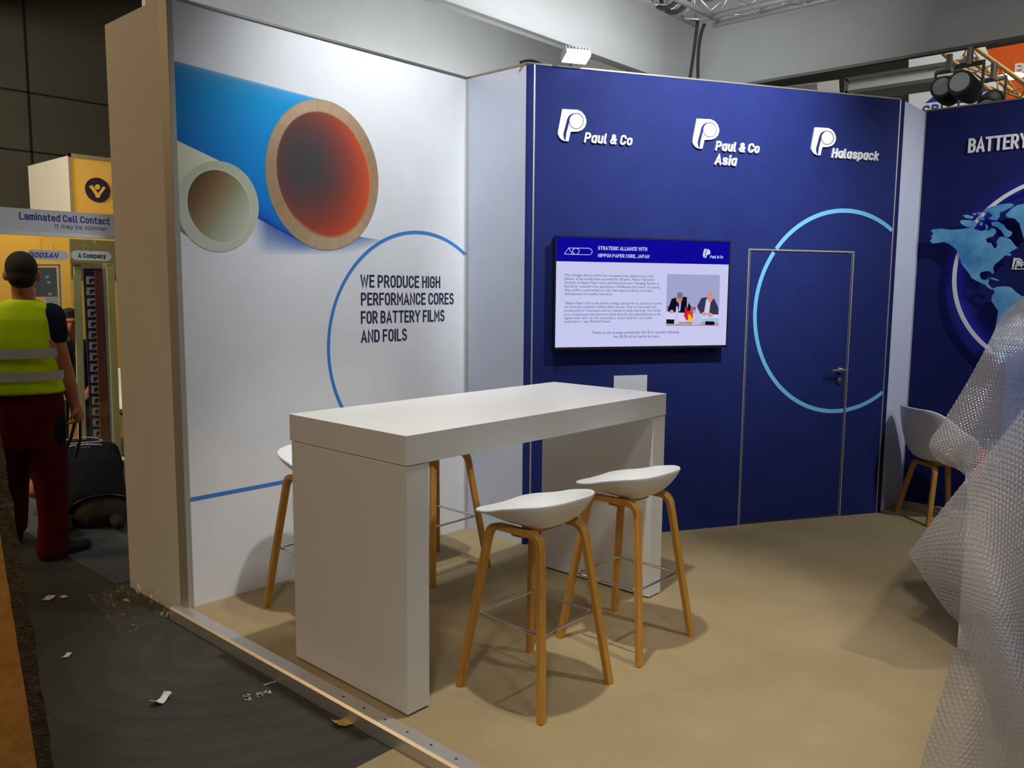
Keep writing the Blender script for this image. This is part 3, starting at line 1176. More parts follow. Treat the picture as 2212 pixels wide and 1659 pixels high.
tx = MB()
sbold(tx, 'STRATEGIC ALLIANCE WITH', (645, 284), (1136, 290), 38, bold=.17)
obj('slide_title', tx, M['scr_title'], disp)
tx = MB()
sbold(tx, 'NIPPON PAPER CORE, JAPAN', (645, 357), (1158, 364), 36, bold=.17)
obj('slide_title', tx, M['scr_title'], disp)
tx = MB()
sbold(tx, 'P@ul & Co', (1792, 357), (1936, 359), 30, shear=.2, bold=.17)
obj('slide_logo_text', tx, M['scr_title'], disp)
tx = MB()
for s, y, x1 in (('This strategic alliance of the two companies long ceased to be a trial', 553, 1198), ('balloon. It has already been successful for 20 years. Mitsuo Takemoto,', 590, 1214), ('Director at Nippon Paper Core, and Manfred Kunert, Managing Partner at', 628, 1258), ('Paul & Co, renewed it at a workshop in Wildflecken last month. On signing', 666, 1266), ('they confirm a partnership on a par with equal standards in product', 703, 1188), ('development and quality assurance.', 741, 788)):
    stext(tx, s, (322, y), (x1, y + 2), 25)
obj('slide_text', tx, M['scr_text'], disp)
tx = MB()
for s, y, x1 in (('"Nippon Paper Core is the perfect strategic partner for us. Just as our actions', 836, 1292), ("are driven by customers' wishes, theirs are too. They are the centre and", 873, 1228), ('pivotal point for innovations and our impulse to keep improving. Our similar', 910, 1280), ('core competences and corporate values allow for joint developments at the', 949, 1274), ('highest level. All in all, this constitutes a unique basis for a successful', 986, 1190)):
    stext(tx, s, (318, y), (x1, y - 1), 25, shear=.2)
stext(tx, 'cooperation", says Manfred Kunert.', (318, 1024), (774, 1022), 25)
obj('slide_text', tx, M['scr_text'], disp)
tx = MB()
stext(tx, 'Thanks to this strategic partnership, Paul & Co has been following', (586, 1138), (1464, 1132), 28)
stext(tx, 'the LIB film & foil market for years.', (794, 1178), (1264, 1176), 28)
obj('slide_footer', tx, M['scr_bold'], disp)
ic = MB()
for pts in ([(320, 330), (360, 268), (560, 268), (580, 280), (590, 300), (580, 325), (560, 334), (320, 330)], [(360, 268), (400, 332)]):
    P_ = [BACK.at(*scr(p), TO - .0006) for p in pts]
    ic.tube(P_, .0018, 6)
cp = [BACK.at(*scr((431 + 31 * math.cos(a), 300 + 31 * math.sin(a))), TO - .0006) for a in [2 * math.pi * k / 24 for k in range(24)]]
ic.tube(cp, .0018, 6, closed=True)
obj('slide_icon', ic, M['scr_title'], disp)
ic = MB()
so = [(1733, 263), (1770, 265), (1790, 275), (1799, 298), (1790, 318), (1760, 325), (1752, 356), (1735, 354), (1722, 345), (1717, 330), (1722, 300)]
ic.prism([scr(p) for p in so], BACK.mtx(0, 0, TO - .0011), .0005)
obj('slide_emblem', ic, M['scr_title'], disp)
ic = MB().prism([scr(p) for p in [(1768, 270), (1752, 276), (1744, 300), (1736, 352), (1741, 353), (1750, 310), (1756, 285)]], BACK.mtx(0, 0, TO - .0006), .0003)
obj('emblem_swoosh', ic, M['scr_blue'], disp)


# the picture on the slide: two men in suits signing behind small flags
def pic(shapes):
    b = MB()
    b.c = []
    for i, (pts, c) in enumerate(shapes):
        k = len(b.v)
        b.prism([scr(p) for p in pts], BACK.mtx(0, 0, TO - .0016 + i * .00006), .0012)
        b.c += [lin(*c)] * (len(b.v) - k)
    return b


def ov(cx, cy, rx, ry, n=18):
    return [(cx + rx * math.cos(2 * math.pi * k / n), cy + ry * math.sin(2 * math.pi * k / n)) for k in range(n)]


pb = pic([
    ([(1342, 522), (1900, 528), (1885, 1052), (1328, 1056)], (158, 162, 205)),
    ([(1338, 850), (1886, 866), (1886, 900), (1336, 880)], (120, 112, 140)),
    ([(1505, 752), (1548, 756), (1546, 850), (1505, 850)], (14, 22, 52)),
    ([(1345, 895), (1388, 775), (1440, 760), (1510, 765), (1542, 810), (1548, 905), (1500, 930), (1380, 930)], (14, 13, 34)),
    ([(1462, 765), (1490, 765), (1476, 900), (1455, 900)], (190, 192, 225)),
    ([(1448, 820), (1468, 820), (1462, 895), (1447, 890)], (30, 40, 110)),
    (ov(1466, 775, 32, 44), (190, 130, 120)),
    (ov(1474, 738, 30, 34), (112, 112, 128)),
    ([(1655, 850), (1700, 765), (1760, 755), (1840, 775), (1880, 860), (1882, 940), (1700, 945)], (52, 52, 76)),
    ([(1752, 775), (1800, 790), (1782, 930), (1728, 915)], (200, 200, 232)),
    (ov(1792, 752, 34, 56), (208, 140, 140)),
    ([(1330, 910), (1886, 935), (1886, 1030), (1328, 1030)], (205, 205, 240)),
    ([(1700, 980), (1886, 970), (1886, 1004), (1700, 1004)], (150, 190, 225)),
    ([(1328, 1012), (1600, 1008), (1886, 1012), (1885, 1052), (1328, 1056)], (172, 150, 160)),
    ([(1332, 985), (1415, 988), (1412, 1034), (1332, 1030)], (14, 14, 26)),
    ([(1742, 1004), (1840, 1006), (1838, 1044), (1740, 1042)], (12, 12, 24)),
    (ov(1388, 908, 20, 20), (205, 150, 150)), (ov(1726, 930, 24, 22), (212, 152, 150)), (ov(1792, 940, 30, 22), (212, 152, 150)),
    ([(1438, 845), (1452, 860), (1462, 1030), (1408, 1040)], (196, 192, 226)),
    ([(1650, 850), (1700, 960), (1690, 1035), (1600, 1045)], (188, 188, 226)),
    ([(1528, 850), (1560, 900), (1555, 985), (1515, 960)], (180, 30, 60)),
    ([(1565, 815), (1588, 850), (1580, 905), (1545, 900)], (20, 16, 30)),
    ([(1548, 895), (1590, 900), (1570, 1005), (1528, 985)], (215, 40, 50)),
    ([(1560, 930), (1612, 950), (1608, 1000), (1560, 1005)], (235, 196, 20)),
    ([(1590, 848), (1612, 930), (1605, 985), (1580, 940)], (222, 60, 50)),
])
obj('slide_picture', pb, M['scr_pic'], disp)

# blank white card on the blue wall under the screen
cu0, cu1, cz1 = .576, .818, 1.085
obj_card = obj('wall_card', MB().box((cu0, cz1 - .245, 0), (cu1, cz1, .008), mxb), M['sign_white'], bevel=.001)
tag(obj_card, 'square white card mounted on the blue wall below the screen', 'sign')

# ------------------------------------------------------------------ right wall: headline, glowing ring, map
a, b, c = (RIGHT.uv(p, .06) for p in ((2210, 403), (2061, 603), (2131, 750)))
rc = fit_circle(a, b, c)
ring = thing('ring_light', 'round white ring lamp glowing violet behind the world map', 'ring light', RIGHT.at(rc[0], rc[1] - rc[2], 0))
rr = MB()
n = 160
prof = [(-.0135, .050), (.0135, .050), (.0135, .060), (-.0135, .060)]
vs, fs = [], []
for i in range(n):
    a_ = 2 * math.pi * i / n
    for dr, o_ in prof:
        vs.append(tuple(RIGHT.at(rc[0] + (rc[2] + dr) * math.cos(a_), rc[1] + (rc[2] + dr) * math.sin(a_), o_)))
for i in range(n):
    for k in range(4):
        fs.append((i * 4 + k, i * 4 + (k + 1) % 4, ((i + 1) % n) * 4 + (k + 1) % 4, ((i + 1) % n) * 4 + k))
obj('ring', rr.add(vs, fs), M['logo_white'], ring)
vs, fs = [], []
prof2 = [(-.004, .040), (.006, .040), (.006, .0495), (-.004, .0495)]
for i in range(n):
    a_ = 2 * math.pi * i / n
    for dr, o_ in prof2:
        vs.append(tuple(RIGHT.at(rc[0] + (rc[2] + dr) * math.cos(a_), rc[1] + (rc[2] + dr) * math.sin(a_), o_)))
for i in range(n):
    for k in range(4):
        fs.append((i * 4 + k, i * 4 + (k + 1) % 4, ((i + 1) % n) * 4 + (k + 1) % 4, ((i + 1) % n) * 4 + k))
obj('led_strip', MB().add(vs, fs), M['halo'], ring)
CW = lambda q: (1900 + q[0] / 2.3686, 400 + q[1] / 2.3686)
world_polys = dict(
    na=[(262, 232), (275, 225), (310, 222), (365, 228), (415, 225), (460, 218), (495, 228), (520, 235), (540, 228), (560, 232), (572, 220), (590, 222), (597, 240), (580, 262), (560, 268), (543, 275), (548, 292), (570, 297), (580, 315), (590, 325), (603, 310), (598, 290), (610, 270), (625, 262), (650, 270), (670, 278), (685, 300), (705, 322), (680, 335), (660, 348), (675, 352), (668, 362), (645, 358), (625, 375), (610, 390), (590, 405), (580, 425), (585, 445), (578, 455), (565, 440), (540, 440), (518, 445), (510, 460), (518, 480), (540, 488), (555, 478), (560, 490), (552, 500), (565, 520), (585, 532), (575, 535), (555, 525), (540, 510), (515, 498), (490, 487), (470, 475), (460, 455), (440, 430), (420, 405), (410, 370), (412, 350), (395, 335), (375, 315), (355, 300), (330, 290), (300, 295), (270, 298), (258, 285), (270, 270), (262, 262), (275, 250)],
    gl=[(645, 150), (680, 115), (710, 100), (739, 95), (790, 90), (840, 110), (830, 180), (780, 230), (739, 275), (725, 230), (715, 195), (690, 170), (655, 165)],
    ba=[(570, 190), (600, 185), (630, 200), (650, 225), (678, 240), (672, 258), (655, 267), (640, 262), (625, 235), (600, 215), (575, 205)],
    el=[(535, 125), (570, 110), (620, 98), (665, 92), (690, 100), (670, 115), (640, 130), (615, 140), (612, 165), (600, 180), (570, 178), (555, 170), (580, 155), (560, 140)],
    i1=[(425, 155), (445, 150), (480, 160), (475, 172), (440, 168)], i2=[(410, 185), (420, 178), (470, 180), (500, 190), (490, 210), (450, 215), (420, 200)],
    i3=[(475, 145), (495, 142), (492, 153), (478, 153)], i4=[(500, 140), (520, 138), (522, 150), (505, 152)], i5=[(512, 160), (530, 160), (537, 178), (520, 180)],
    i6=[(512, 188), (528, 190), (525, 206), (512, 205)], i7=[(540, 200), (552, 205), (555, 222), (545, 225)], cu=[(555, 475), (580, 473), (612, 486), (600, 490), (575, 481)],
    sa=[(580, 530), (600, 520), (640, 517), (670, 522), (695, 545), (720, 565), (760, 575), (800, 610), (790, 680), (740, 740), (690, 790), (650, 900), (600, 900), (580, 760), (590, 740), (605, 660), (605, 640), (590, 620), (572, 590), (575, 565), (590, 550)])
mp = thing('world_map', 'raised light blue map of the Americas over the glowing ring', 'wall map', RIGHT.at(.0, 1.4, 0))
for nm, q in world_polys.items():
    kind = {'na': 'continent', 'sa': 'continent'}.get(nm, 'island')
    obj(kind, MB().prism([RIGHT.uv(CW(p), .07) for p in q], RIGHT.mtx(0, 0, .062), .008), M['map'], mp)
tx = MB()
u0, z0 = RIGHT.uv((2092, 331))
cap = RIGHT.uv((2092, 300))[1] - z0
u1 = RIGHT.uv((2221, 312))[0]
put_text(tx, 'BATTERY', RIGHT, u0, z0, u1, cap, 0, bold=.15, depth=.012)
put_text(tx, 'FILMS', RIGHT, u1 + .12, z0, u1 + .6, cap, 0, bold=.175, depth=.012) if False else None
hd = obj('headline', tx, M['logo_white'])
tag(hd, 'raised grey capital letters BATTERY high on the right blue wall', 'lettering')
lg = thing('wall_logo', 'small white underlined logo on the map wall at the right picture edge', 'logo sign', RIGHT.at(.6, 1.85, 0))
emblem(RIGHT, (2190, 557), .135, lg, .0, .008)
tx = MB()
u0, z0 = RIGHT.uv((2205, 577))
put_text(tx, 'P@ul & Co', RIGHT, u0, z0, u0 + .22, .035, 0, shear=.17, bold=.19, depth=.008)
obj('lettering', tx, M['logo_white'], lg)
u0, z0 = RIGHT.uv((2184, 581))
obj('underline', MB().box((u0, z0 - .004, 0), (u0 + .34, z0 + .003, .006), RIGHT.mtx()), M['logo_white'], lg)
# ------------------------------------------------------------------ bar table
tb = thing('bar_table', 'white bar table with thick top on two panel legs', 'table', (2.885, 2.695, 0))
TX0, TX1, TY0, TY1 = 1.982, 3.79, 2.316, 3.085
obj('tabletop', MB().box((TX0, TY0, .985), (TX1, TY1, 1.10)), M['laminate'], tb, bevel=.0015)
obj('panel_leg', MB().box((TX0 + .002, TY0 + .002, .008), (TX0 + .115, TY1 - .01, .982)), M['laminate'], tb, bevel=.0015)
obj('panel_leg', MB().box((TX1 - .115, TY0 + .002, .008), (TX1 - .002, TY1 - .01, .982)), M['laminate'], tb, bevel=.0015)
for x in (TX0 + .012, TX1 - .105):
    obj('foot_plate', MB().box((x, TY0 + .015, 0), (x + .092, TY1 - .02, .008)), M['edge_dark'], tb)


# ------------------------------------------------------------------ stools and chair
def shell_mesh(hw, hd, rim, zc, power, nr=18, na=72, sq=2.6, cup=0.0, lip=0.0):
    """moulded seat: polar grid inside a rounded outline; front is +y; rim(angle) gives its height"""
    b = MB()
    for i in range(nr + 1):
        r = i / nr
        for k in range(na):
            a = 2 * math.pi * k / na
            ca, sa = math.cos(a), math.sin(a)
            e_ = sq + lip * 1.5 * smoothstep(-.1, .6, sa)
            q = (abs(ca) ** e_ + abs(sa) ** e_) ** (-1 / e_)
            w_ = smoothstep(.25, .8, sa) * lip
            t_ = smoothstep(.08, .80, r)
            z = zc + (rim(a) - zc) * (r ** power(a) * (1 - w_) + t_ * w_)
            rr = r * (1 + cup * (1 - r) * (1 if rim(a) > zc + .03 else 0))
            b.v.append((hw(a) * q * ca * rr, hd(a) * q * sa * rr, z))
    for i in range(nr):
        for k in range(na):
            b.f.append((i * na + k, i * na + (k + 1) % na, (i + 1) * na + (k + 1) % na, (i + 1) * na + k))
            b.mi.append(0)
    return b


def smoothstep(a, b, x):
    t = max(0, min(1, (x - a) / (b - a)))
    return t * t * (3 - 2 * t)


def stool_rim(a):
    s = math.sin(a)                       # +1 front, -1 back
    T_ = [(-1, .838), (-.5, .823), (0, .800), (.4, .774), (.75, .754), (1, .746)]
    for (s0, z0), (s1, z1) in zip(T_, T_[1:]):
        if s <= s1 + 1e-9:
            return z0 + (z1 - z0) * (s - s0) / (s1 - s0)
    return .748


def bent_leg(foot_a, foot_b, top, inset, w=.036, t=.021, z0=0.0):
    """one bent wooden arch: up one leg, across under the seat, down the other; returns three pieces"""
    A, B = Vector((*foot_a, z0)), Vector((*foot_b, z0))
    ctr = Vector((0, 0, 0))
    TA = Vector((foot_a[0] * inset, foot_a[1] * inset, top))
    TB = Vector((foot_b[0] * inset, foot_b[1] * inset, top))
    R = .055

    def corner(P, Q, O):
        d1 = (P - O).normalized()
        d2 = (Q - O).normalized()
        p0, p1 = O + d1 * R, O + d2 * R
        return [p0 * (1 - s) ** 2 + O * 2 * s * (1 - s) + p1 * s * s for s in [k / 8 for k in range(9)]]
    la = [A] + corner(A, TB, TA)
    lb = [B] + corner(B, TA, TB)
    mid = [la[-1], lb[-1]]
    nrm = (TB - TA).cross(A - TA).normalized()
    return la, lb, mid, nrm


def flat_sweep(mb, pts, nrm, w, t, taper=1.0):
    """rectangular strip bent in the plane whose normal is nrm: w across the plane, t in it; chamfered corners"""
    pts = [Vector(p) for p in pts]
    n = len(pts)
    vs, fs = [], []
    prof = [(-.5, -.38), (-.38, -.5), (.38, -.5), (.5, -.38), (.5, .38), (.38, .5), (-.38, .5), (-.5, .38)]
    for i, p in enumerate(pts):
        a = pts[max(0, i - 1)]
        b = pts[min(n - 1, i + 1)]
        tan = (b - a).normalized()
        y = nrm.cross(tan).normalized()
        k = 1 + (taper - 1) * (1 - i / (n - 1))
        for px, py in prof:
            vs.append(p + nrm * px * w * k + y * py * t)
    m = len(prof)
    for i in range(n - 1):
        for k in range(m):
            fs.append((i * m + k, i * m + (k + 1) % m, (i + 1) * m + (k + 1) % m, (i + 1) * m + k))
    fs.append(tuple(range(m - 1, -1, -1)))
    fs.append(tuple((n - 1) * m + k for k in range(m)))
    mb.add([tuple(v) for v in vs], fs)
    return mb


def make_stool():
    t = thing('bar_stool', 'stool', 'bar stool', (0, 0, 0), 'bar stools around the white table')
    hw = lambda a: .216 - .008 * smoothstep(.0, .7, math.sin(a))
    hd = lambda a: .205 + .010 * smoothstep(.0, .7, math.sin(a))
    pw = lambda a: 2.5 + 1.1 * smoothstep(.2, -.8, math.sin(a))
    s = obj('seat', shell_mesh(hw, hd, stool_rim, .708, pw, lip=1.0), M['shell'], t, smooth=True, local=True)
    so = s.modifiers.new('thick', 'SOLIDIFY')
    so.thickness = .014
    so.offset = -1
    sb = s.modifiers.new('round', 'SUBSURF')
    sb.levels = sb.render_levels = 1
    F = .222
    for sx in (-1, 1):
        la, lb, mid, nr = bent_leg((sx * F, F), (sx * F, -F), .692, .60)
        for q in (la, lb):
            obj('leg', flat_sweep(MB(), q, nr, 0.048, .027, .72), M['oak'], t, smooth=False, local=True)
        obj('cross_rail', flat_sweep(MB(), mid, nr, 0.048, .027), M['oak'], t, local=True)
    obj('seat_mount', MB().box((-.125, -.030, .662), (.125, .030, .684)), M['oak'], t, local=True, bevel=.003)
    z = .315
    k = (F - (F - F * .60) * z / .692) - .012
    c = .03
    ring = []
    for (x, y), (d1, d2) in zip(((k, k), (-k, k), (-k, -k), (k, -k)), (((0, -1), (-1, 0)), ((1, 0), (0, -1)), ((0, 1), (1, 0)), ((-1, 0), (0, 1)))):
        p0, p1 = Vector((x + d1[0] * c, y + d1[1] * c, z)), Vector((x + d2[0] * c, y + d2[1] * c, z))
        o = Vector((x, y, z))
        ring += [p0 * (1 - s) ** 2 + o * 2 * s * (1 - s) + p1 * s * s for s in (0, .33, .67, 1)]
    obj('footrest', MB().tube(ring, .0062, 10, closed=True), M['chrome'], t, smooth=True, local=True)
    return t


stool = make_stool()
for i, (x, y, r, lab) in enumerate((
        (2.522, 2.133, 0, 'white bar stool with oak legs in the foreground, nearest to the viewer'),
        (3.185, 2.130, 0, 'white bar stool with oak legs at the right end of the table front'),
        (3.225, 3.515, math.pi, 'bar stool behind the table seen between its two panel legs'),
        (2.440, 3.480, math.pi, 'bar stool behind the left end of the table by the printed wall'))):
    o = stool if i == 0 else copy_tree(stool)
    o.location = (x, y, 0)
    o.rotation_euler = (0, 0, r)
    o['label'] = lab

# low armchair by the right blue wall
ch = thing('shell_chair', 'white shell armchair with bent oak legs by the right blue wall', 'chair', (6.50, 1.645, 0), None, math.atan2(-.67, .74) - math.pi / 2)


def chair_rim(a):
    s = math.sin(a)
    return .450 + .215 * smoothstep(.85, -.05, s) + .165 * smoothstep(.05, -.85, s)


s = obj('seat_shell', shell_mesh(lambda a: .300 - .06 * smoothstep(.3, 1, math.sin(a)), lambda a: .27 - .02 * math.sin(a), chair_rim, .435, lambda a: 2.6 + 2.2 * smoothstep(.2, -.9, math.sin(a)), 22, 80, 2.4, .28), M['shell'], ch, smooth=True, local=True)
so = s.modifiers.new('thick', 'SOLIDIFY')
so.thickness = .012
so.offset = -1
sb = s.modifiers.new('round', 'SUBSURF')
sb.levels = sb.render_levels = 1
for sy in (-1, 1):
    la, lb, mid, nr = bent_leg((-.20, sy * .205), (.20, sy * .205), .408, .64)
    for q in (la, lb):
        obj('leg', flat_sweep(MB(), q, nr, .046, .024, .75), M['oak'], ch, local=True)
    obj('cross_rail', flat_sweep(MB(), mid, nr, .046, .024), M['oak'], ch, local=True)
obj('seat_mount', MB().box((-.03, -.12, .395), (.03, .12, .424)), M['oak'], ch, local=True, bevel=.003)

# ------------------------------------------------------------------ lamp on the top edge of the blue wall
lu = BACK.uv((1237, 150))[0]
lp = thing('flood_lamp', 'lit white LED floodlight on the top edge of the blue wall', 'lamp', BACK.at(lu, WH, 0))
lm = BACK.mtx(lu, WH + .035, .06) @ Matrix.Rotation(math.radians(-20), 4, 'X')
obj('housing', MB().box((-.085, .012, -.05), (.085, .045, .05), lm), M['aluminium'], lp, bevel=.006)
fin = MB()
for k in range(8):
    fin.box((-.08 + k * .021, .045, -.045), (-.074 + k * .021, .062, .045), lm)
obj('heat_sink', fin, M['aluminium'], lp)
obj('led_panel', MB().box((-.078, .005, -.044), (.078, .0125, .044), lm), M['led'], lp)
obj('bracket', MB().tube([BACK.at(lu, WH + .005, -.05), BACK.at(lu, WH + .09, -.02), lm @ Vector((0, .062, -.02))], .009, 10), M['dark_aluminium'], lp)
for (p, q, lab) in (((1133, 143), (1163, 138), 'short black cable loop over the top of the blue corner post'),):
    u0, z0 = BACK.uv(p)
    a_, b_ = BACK.at(u0 - .02, WH + .012, -.03), BACK.at(u0 + .12, WH + .010, -.02)
    mid = (a_ + b_) / 2 + Vector((0, 0, .035))
    cbl = obj('cable', MB().tube([a_ * (1 - s) ** 2 + mid * 2 * s * (1 - s) + b_ * s * s for s in [k / 10 for k in range(11)]], .008, 8), M['rubber'], smooth=True)
    tag(cbl, lab, 'cable')

# ------------------------------------------------------------------ overhead: hanging fabric frame, truss, hall walls
bn = thing('hanging_banner', 'big grey fabric frame hanging above the booth', 'banner', (9.13, 5.28, 4.0))
obj('fabric_side', MB().box((0.5, 5.28, 4.03), (9.13, 5.33, 6.3)), M['banner_grey'], bn)
obj('fabric_side', MB().box((9.13, -6, 4.03), (9.18, 5.33, 6.3)), M['banner_grey'], bn)
obj('bottom_profile', MB().box((0.5, 5.27, 4.0), (9.13, 5.34, 4.03)), M['dark_aluminium'], bn)
obj('bottom_profile', MB().box((9.12, -6, 4.0), (9.19, 5.34, 4.03)), M['dark_aluminium'], bn)


def truss(name, lab, segs, m, s=.2, r=.022, step=.4, loc=None, rb=.010):
    t = thing(name, lab, 'truss', loc)
    ch_, br = MB(), MB()
    for a, b in segs:
        a, b = Vector(a), Vector(b)
        d = (b - a)
        ln = d.length
        d.normalize()
        sd = d.cross(Vector((0, 0, 1))).normalized()
        offs = [(-s / 2, 0), (s / 2, 0), (0, s * .87)]
        for u, w in offs:
            ch_.cyl(a + sd * u + Vector((0, 0, w)), b + sd * u + Vector((0, 0, w)), r, 12)
        n = int(ln / step)
        for k in range(n):
            p = a + d * (k * ln / n)
            q = a + d * ((k + .5) * ln / n)
            e = a + d * ((k + 1) * ln / n)
            for (u0, w0), (u1, w1) in ((offs[0], offs[2]), (offs[1], offs[2]), (offs[0], offs[1])):
                br.cyl(p + sd * u0 + Vector((0, 0, w0)), q + sd * u1 + Vector((0, 0, w1)), rb, 6)
                br.cyl(q + sd * u1 + Vector((0, 0, w1)), e + sd * u0 + Vector((0, 0, w0)), rb, 6)
    obj('chord', ch_, m, t, smooth=True)
    obj('brace', br, m, t, smooth=True)
    return t


tc = atd((1527, 48), 8.6)
t1 = truss('lighting_truss', 'silver lighting truss corner hanging under the grey banner', [(tc, tc + Vector((0, -4.5, 0))), (tc, tc + Vector((-2.2, 0, 0)))], M['aluminium'], .26, .03, .5, tc, .011)
for x in (-.62, -.78):
    p = tc + Vector((x, 0, .0))
    lp_ = [p + Vector((0, .17 * math.cos(a), .12 + .17 * math.sin(a))) for a in [2 * math.pi * k / 20 for k in range(20)]]
    c_ = obj('cable_coil', MB().tube(lp_, .022, 8, closed=True), M['rubber'], smooth=True)
    tag(c_, 'thick black cable coil looped round the truss, ' + ('nearer the truss corner' if x > -.7 else 'farther from the truss corner'), 'cable', 'cable coils on the truss')
for (p0, p1, p2, lab) in (((1507, 46), (1499, 110), (1490, 172), 'black cable hanging from the truss, left of the pair'), ((1522, 52), (1510, 100), (1508, 175), 'black cable hanging from the truss, right of the pair')):
    a_, b_, c_ = atd(p0, 8.6), atd(p1, 8.6), atd(p2, 8.6)
    d_ = c_ + (c_ - b_)
    cc = obj('hanging_cable', MB().tube([a_ * (1 - s) ** 2 + (b_ * 2 - (a_ + c_) / 2) * 2 * s * (1 - s) + c_ * s * s for s in [k / 12 for k in range(13)]] + [d_], .017, 8), M['rubber'], smooth=True)
    tag(cc, lab, 'cable', 'cables in the banner corner')

mb = MB().box((3.25, 7.0, HF), (13.5, 7.1, 7.5))
struct('wall_neighbour', mb, M['wall_grey'], 'tall pale grey wall rising behind the printed booth wall', 'wall')
mb = MB().box((-6, 13, HF), (24, 13.1, 6.6))
hw_ = struct('wall_hall', mb, M['hall_panel'], 'dark panelled hall wall far behind at upper left', 'wall')
sm = MB()
for q in ((0, 190), (0, 320)):
    z = ony(q, 13).z
    sm.box((-2, 12.988, z - .012), (8, 13.0, z + .012))
for q in ((52, 60), (400, 60), (-330, 60)):
    x = ony(q, 13).x
    sm.box((x - .012, 12.988, 0), (x + .012, 13.0, 6.6))
obj('panel_joint', sm, M['seam'], hw_)
zc = ony((0, 57), 13).z
mb = MB().box((-6, -6, 8.6), (26, 20, 8.7))
struct('ceiling', mb, M['hall_dark'], 'dark hall ceiling', 'ceiling')
mb = MB()
for k in range(7):
    mb.box((-6, 12.6 - k * 1.25, zc), (3.15, 13.4 - k * 1.25, zc + .35))
mb.box((-6, 4.6, zc + .30), (3.15, 13.4, zc + .4))
struct('ceiling_soffit', mb, M['hall_dark'], 'dark ribbed soffit above the neighbouring booth', 'ceiling')
mb = MB().box((22, -8, HF), (22.1, 20, 8.6))
struct('wall_far', mb, M['hall_panel'], 'far dim hall wall seen over the blue walls', 'wall')

# things over the right wall
gb = thing('ceiling_beam', 'grey boxed beam under the hanging banner beyond the blue wall', 'beam', onx((1829, 190), 12))
za, zb_ = onx((1829, 172), 12), onx((1829, 202), 12)
ye = onx((2110, 160), 12).y
obj('panel', MB().box((12, ye, zb_.z), (12.6, za.y, za.z)), M['banner_grey'], gb)
obj('rail', MB().box((11.97, ye, za.z - .03), (12, za.y, za.z + .02)).box((11.97, ye, zb_.z - .02), (12, za.y, zb_.z + .03)).box((11.97, za.y - .03, zb_.z), (12, za.y + .02, za.z)), M['dark_aluminium'], gb)
mb = MB().tube([onx((1790, 200), 12.4), onx((1600, 215), 17.5)], .22, 4)
sb_ = obj('ceiling_strut', mb, M['banner_grey'])
tag(sb_, 'slanting grey strut running back from the boxed beam', 'strut')
C14 = Plane((14, 0, 0), (0, -1, 0), (-1, 0, 0))
def rect_px(pl, q, off, depth, mxx=None): return MB().prism([pl.uv(p, off) for p in q], pl.mtx(0, 0, off), depth)
cb = thing('exhibitor_banner', 'white banner with blue triangle and dark capital letters beyond the walls', 'banner', onx((1965, 240), 14))
obj('cloth', rect_px(C14, [(1963, 118), (2124, 92), (2166, 190), (2166, 300), (1963, 300)], 0, -.03), M['sign_white'], cb)
obj('triangle', rect_px(C14, [(1999, 222), (2060, 175), (2110, 140), (2135, 195), (2090, 212)], .004, .004), M['ink_blue'], cb)
for q in ((1985, 116), (2110, 98)):
    a_ = onx(q, 14.015)
    obj('hanging_wire', MB().cyl(a_, (a_.x, a_.y, 8.6), .005, 8), M['rubber'], cb)
tx = MB()
u0, z0 = C14.uv((1992, 246), .004)
u1 = C14.uv((2079, 240), .004)[0]
put_text(tx, 'CRITT', C14, u0, z0, u1, C14.uv((1992, 229), .004)[1] - z0, .004, bold=.2, depth=.004)
obj('lettering', tx, M['ink_blue'], cb)
C16 = Plane((16, 0, 0), (0, -1, 0), (-1, 0, 0))
ob = thing('orange_banner', 'orange banner with a white capital letter at the top right corner', 'banner', onx((2160, 190), 16))
obj('cloth', rect_px(C16, [(2124, 108), (2260, 84), (2260, 250), (2190, 250), (2160, 190)], 0, -.03), M['orange'], ob)
for q in ((2140, 108), (2240, 90)):
    a_ = onx(q, 16.015)
    obj('hanging_wire', MB().cyl(a_, (a_.x, a_.y, 8.6), .005, 8), M['rubber'], ob)
tx = MB()
u0, z0 = C16.uv((2190, 161), .004)
put_text(tx, 'B', C16, u0, z0, C16.uv((2214, 158), .004)[0], C16.uv((2190, 138), .004)[1] - z0, .004, bold=.22, depth=.004)
obj('lettering', tx, M['logo_white'], ob)
p = onx((2184, 165), 13)
dl = obj('disc_lamp', MB().sphere(tuple(p), .17, .17, .03, 24, 8), M['glow_lamp'], smooth=True)
tag(dl, 'bright flat round hall lamp in front of the orange banner', 'lamp')
ta, tb_ = onx((2060, 118), 10.4), onx((2250, 262), 9.6)
truss('lighting_truss', 'yellow lighting truss sloping behind the top of the right wall', [(ta, tb_)], M['truss_yellow'], .26, .022, .42, ta, .009)


